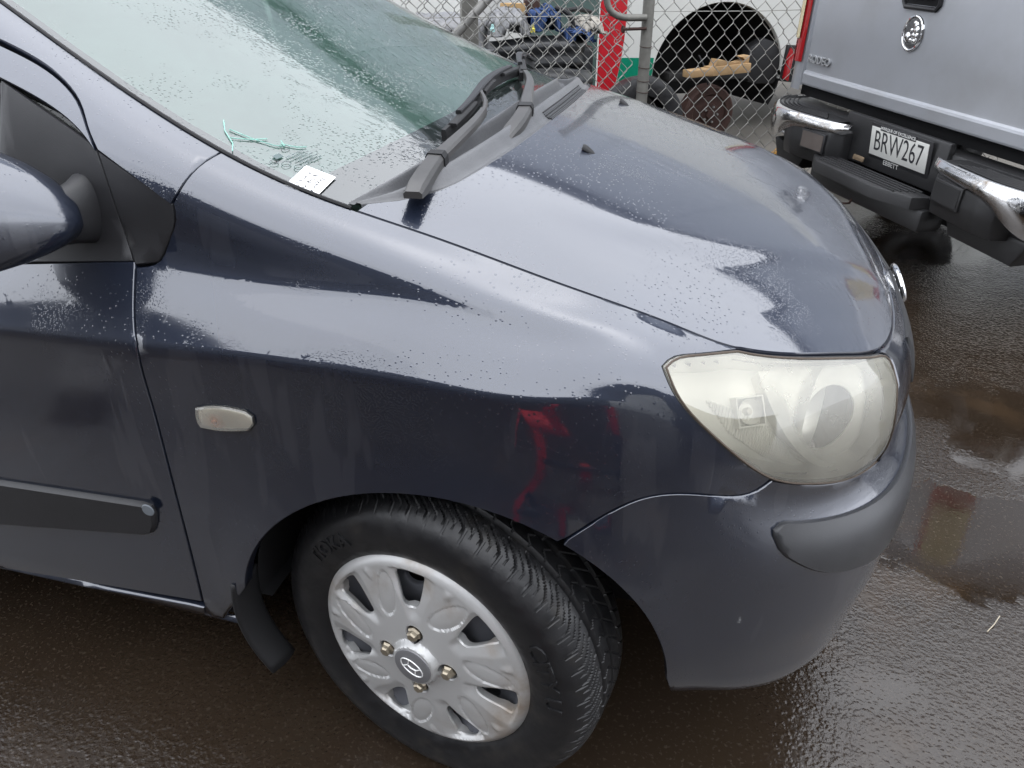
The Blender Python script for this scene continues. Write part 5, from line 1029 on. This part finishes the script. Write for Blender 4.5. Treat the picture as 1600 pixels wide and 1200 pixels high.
box('axle_beam', (1.30, .05, .555), (.66, .16, .055), plain('axle_black', (.012, .011, .010), .7), van)
# heap of scrap car parts and rags left of the van
def crumple(name, c, s, mat, label, cat, seed, n=26, amp=.35, off=.6, rz=0):
    rs = np.random.RandomState(seed); u = np.linspace(-1, 1, n); X_, Y_ = np.meshgrid(u, u, indexing='ij'); Z_ = np.sqrt(np.clip(1-(X_**2)**1.1*.9-(Y_**2)*.9, 0, 1))
    for k in range(9):
        fx, fy, p = rs.uniform(-7, 7), rs.uniform(-7, 7), rs.uniform(0, 6); Z_ = Z_+amp*.22*np.abs(np.sin(fx*X_+fy*Y_+p))*(Z_ > 0)
    P_ = np.stack([X_*s[0]+rs.normal(0, .006, X_.shape), Y_*s[1]+rs.normal(0, .006, X_.shape), Z_*s[2]], 2)
    o = grid_mesh(name, P_, mat, None, smooth=True); o.modifiers.new('s', 'SOLIDIFY').thickness = .008; o.matrix_world = fm(off) @ Matrix.Translation(c) @ Matrix.Rotation(rz, 4, 'Z'); tag(o, label, cat); return o
M['grey_tarp'] = plain('wet_grey_tarp', (.24, .24, .245), .3, grain=.7, gscale=60); M['denim'] = plain('blue_cloth', (.035, .075, .20), .8, grain=.6, gscale=120); M['beige'] = plain('beige_vinyl', (.40, .37, .32), .5); M['tan'] = plain('cardboard', (.42, .27, .12), .8); M['scrap_black'] = plain('black_bumper_plastic', (.016, .017, .019), .32, var=.3, vscale=6)
crumple('tarpaulin', (-.86, .1, .86), (.26, .25, .12), M['grey_tarp'], 'crumpled wet grey tarpaulin heaped behind the gate brace', 'tarpaulin', 1)
crumple('grey_sack', (-.49, 0, .93), (.115, .16, .105), M['grey_tarp'], 'slumped grey sack between the tarpaulin and the blue rag', 'sack', 2, amp=.2)
crumple('blue_rag', (-.285, -.05, .95), (.085, .10, .060), M['denim'], 'crumpled blue denim rag on top of the black bumper covers', 'rag', 3, amp=.7)
crumple('navy_rag', (-.10, -.08, .895), (.09, .08, .035), M['denim'], 'flattened navy rag below the beige seat cushion', 'rag', 5, amp=.7)
o = crumple('seat_cushion', (-.02, .0, .935), (.085, .15, .085), M['beige'], 'rounded beige vinyl seat cushion beside the red van stripe', 'cushion', 4, amp=.03)
o = tube('fringe_strip', [(-.13, -.10, .945), (-.07, -.11, .937), (0, -.11, .935), (.03, -.10, .94)], .012, plain('cream_fringe', (.55, .50, .42), .8, grain=.8, gscale=90), None); o.matrix_world = fm(.6); tag(o, 'cream padded strip lying in front of the beige cushion', 'padding')
def shell(name, x0, x1, z, h, y, bow, label, seed):
    xs_ = np.linspace(x0, x1, 40); G2 = []
    for i, x in enumerate(xs_):
        u = (x-x0)/(x1-x0)*2-1; yb = y+bow*u**4*1.2; row = []
        for k, a in enumerate(np.linspace(-.9, 1.35, 14)): row.append((x, yb-.10*math.cos(a)*(1-.3*u**4)+.012*math.sin(6*a+seed), z+h*math.sin(a)*.5*(1-.1*abs(u))+.02*math.sin(2*u+seed)))
        G2.append(row)
    o = grid_mesh(name, np.array(G2), M['scrap_black'], None); o.modifiers.new('s', 'SOLIDIFY').thickness = .006; o.matrix_world = fm(.6); tag(o, label, 'bumper cover', 'scrap bumper covers'); return o
shell('bumper_cover', -.75, .03, .80, .22, -.10, .22, 'black plastic bumper cover on top of the scrap heap', 1); shell('bumper_cover', -.62, .045, .66, .20, -.16, .20, 'black plastic bumper cover second down in the scrap heap', 2.2); shell('bumper_cover', -.80, .04, .50, .24, -.20, .2, 'black plastic bumper cover low in the scrap heap', 3.1); shell('bumper_cover', -.95, .04, .28, .26, -.24, .2, 'black plastic bumper cover at the foot of the scrap heap', 4)
o = box('scrap_bin', (0, 0, 0), (1.10, .5, .86), M['scrap_black'], None, bev=.03); o.matrix_world = fm(.78) @ Matrix.Translation((-.52, .02, .43)); tag(o, 'black plastic scrap bin behind the bumper covers', 'bin')
for c, s, mt, lab, rz in (((-.40, .1, 1.03), (.10, .12, .09), 'tan', 'small tan cardboard box above the grey sack', .3), ((-.27, .15, 1.04), (.09, .1, .10), 'rust', 'brown carton behind the blue rag', -.2)):
    o = box('carton', (0, 0, 0), s, M[mt], None); o.matrix_world = fm(.7) @ Matrix.Translation(c) @ Matrix.Rotation(rz, 4, 'Z'); tag(o, lab, 'carton')
for c, col, lab in (((-.607, -.14, .958), (.45, .75, .72), 'small pale turquoise cap on the scrap heap'), ((-.385, -.16, .955), (.70, .62, .10), 'small yellow cap on the scrap heap')):
    o = lathe('bottle_cap', [(0, .03), (.007, .028), (.009, .012), (.014, .008), (.014, -.01)], plain('cap', col, .4), None, Matrix(), 14); o.matrix_world = fm(.6) @ Matrix.Translation(c); tag(o, lab, 'cap')
for i, (pts, lab) in enumerate((([(-.22, -.05, 1.06), (-.15, -.1, 1.02), (-.13, -.1, .96), (-.16, -.12, .93)], 'black hose curling down beside the blue rag'), ([(-.20, -.02, 1.03), (-.12, -.05, 1.05), (-.04, .0, 1.045), (.03, .05, 1.03)], 'black hose arching behind the beige cushion'))):
    o = tube('hose', smooth_pts(pts, 16), .013, M['rubber'], None, 8); o.matrix_world = fm(.6); tag(o, lab, 'hose')
crumple('orange_rag', (1.75, 0, .0), (.13, .08, .05), plain('orange_rag', (.50, .27, .06), .8, grain=.5), 'small orange rag on the yard floor beyond the truck bumper', 'rag', 8, off=1.0, amp=.8)
wc = box('white_body_box', (0, 0, 0), (.75, .6, 1.25), M['van_white'], None, bev=.03); wc.matrix_world = fm(1.6) @ Matrix.Translation((-.95, 0, .625)); tag(wc, 'plain white box for a vehicle body standing behind the grey tarpaulin', 'bodywork')  # plain box for the white vehicle body behind the heap
# yard floor: paler dry concrete under the van
M['concrete'] = plain('yard_concrete', (.17, .155, .135), .55, grain=.5, gscale=90, var=.2, vscale=3)
cc = mesh('yard_concrete', [(-9, .35, .004), (12, .35, .004), (12, 6, .004), (-9, 6, .004)], [(0, 1, 2, 3)], M['concrete'], None, False); cc.matrix_world = fm(0); tag(cc, kind='structure')
# buildings that the wet panels mirror
M['clad'] = plain('blue_grey_cladding', (.46, .49, .545), .55, var=.12, vscale=2); M['offwhite'] = plain('offwhite_wall', (.50, .50, .48), .7, var=.08, vscale=2); M['dark_wall'] = plain('dark_workshop_wall', (.070, .070, .075), .7, var=.2, vscale=1); M['roof_iron'] = plain('roof_iron', (.11, .11, .12), .5, .3)
wb = empty('workshop', (3, 10.2, 0)); tag(wb, 'blue grey boarded workshop with off-white base beyond the van', 'building')
box('base_wall', (0, 1.5, 1.25), (34, 3, 2.5), M['offwhite'], wb, bev=0)
bme = box('board', (0, -.02, 0), (33.9, .05, .33), M['clad'], wb, bev=.01)
for k in range(17):
    b = bme if k == 0 else link(bpy.data.objects.new('board', bme.data), wb); b.location = (0, 0, 2.69+k*.345)
box('upper_wall', (0, 1.5, 5.5), (33.8, 2.96, 6), M['dark_wall'], wb, bev=0); box('roof_edge', (0, 1.2, 8.58), (34.4, 4, .14), M['roof_iron'], wb)
for k in range(13): box('cover_strip', (-15.6+k*2.6, -.065, 5.5), (.09, .03, 5.8), M['clad'], wb)
bm = bmesh.new(); extrude_poly(bm, [(-19, 8.4), (-12.0, 12.4), (-7.0, 12.4), (-2.6, 8.4)], 2.4, Matrix.Translation((0, 2.5, 0)) @ Matrix.Rotation(math.pi/2, 4, 'X')); from_bm('gable', bm, M['clad'], wb)
sb = empty('street_shed', (0, -9.5, 0)); tag(sb, 'dark workshop shed with roller doors across the yard from the hatchback', 'building')
box('wall', (0, -2, 2.9), (40, 4, 5.8), M['dark_wall'], sb, bev=0); box('roof_edge', (0, -1.8, 5.9), (40.6, 4.6, .16), M['roof_iron'], sb)
for x in (-11, -3.5, 4, 11.5):
    d_ = box('roller_door', (x, .03, 1.7), (3.6, .05, 3.4), M['offwhite'] if x == 4 else M['roof_iron'], sb)
# debris on the asphalt
for i, (x, y, c, s, lab, cat) in enumerate(((.62, -.98, (.05, .10, .55), .004, 'tiny blue plastic chip on the asphalt', 'plastic chip'), (.80, -.93, (.6, .6, .58), .007, 'small white paper scrap on the wet asphalt', 'paper scrap'), (-.22, -1.0, (.5, .48, .42), .005, 'small pale ring on the asphalt behind the wheel', 'ring'))):
    bm = bmesh.new(); bmesh.ops.create_icosphere(bm, subdivisions=2, radius=s, matrix=Matrix.Translation((x, y, s*.25)) @ Matrix.Diagonal((1.4, .9, .35, 1))); o = from_bm('litter', bm, plain('litter', c, .5)); tag(o, lab, cat)

tr_ = empty('reflection_prop', (.28, -1.86, 0)); tag(tr_, 'unseen red and black prop added for the red reflections on the hatchback fender', 'reflection_prop'); M['prop_red'] = plain('prop_red', (.60, .025, .03), .5, var=.1)  # unseen red prop behind the camera, added to put red reflections on the fender
def bar(nm, a, b, w_, mt): 
    a, b = Vector(a), Vector(b); d_ = b-a; q_ = d_.to_track_quat('Z', 'Y').to_matrix(); bm = bmesh.new(); bm_box(bm, (a+b)/2, (w_, .03, d_.length), q_, .004); from_bm(nm, bm, mt, tr_)
bar('leg', (-.21, 0, 0), (-.17, 0, .27), .075, M['prop_red']); bar('rail', (-.19, 0, .285), (-.06, 0, .345), .06, M['prop_red']); bar('upright', (-.09, .02, .33), (-.05, .02, .60), .07, M['prop_red']); bar('plate', (.20, 0, .42), (.205, 0, .70), .10, M['prop_red']); bar('foot', (.0, .01, .0), (.0, .01, .13), .05, M['prop_red'])
bar('frame', (-.05, .03, .58), (.22, .03, .66), .03, M['trim']); bar('frame', (.205, .03, .02), (.205, .03, .45), .03, M['trim']); bar('frame', (-.19, .03, .12), (.205, .03, .10), .03, M['trim'])

lf = []
for i, u in enumerate(np.linspace(-1, 1, 7)): lf.append([(.006+u*.011+.002*v_, -.385+v_*.006*(1-u*u*.85), .9855+.004*u*u+.003*abs(v_)) for v_ in np.linspace(-1, 1, 5)])
o = grid_mesh('fallen_leaf', np.array(lf), plain('rust_leaf', (.30, .075, .03), .6, var=.3, vscale=80)); o.modifiers.new('s', 'SOLIDIFY').thickness = .0006; tag(o, 'tiny rust-red leaf caught in the cowl tray beside the wiper', 'leaf')
o = tube('straw', [(1.045, -.225, .004), (1.065, -.200, .005), (1.085, -.168, .004)], .0011, plain('straw', (.50, .44, .34), .7), None, 5); tag(o, 'pale thin straw lying on the wet asphalt in front of the bumper', 'straw')
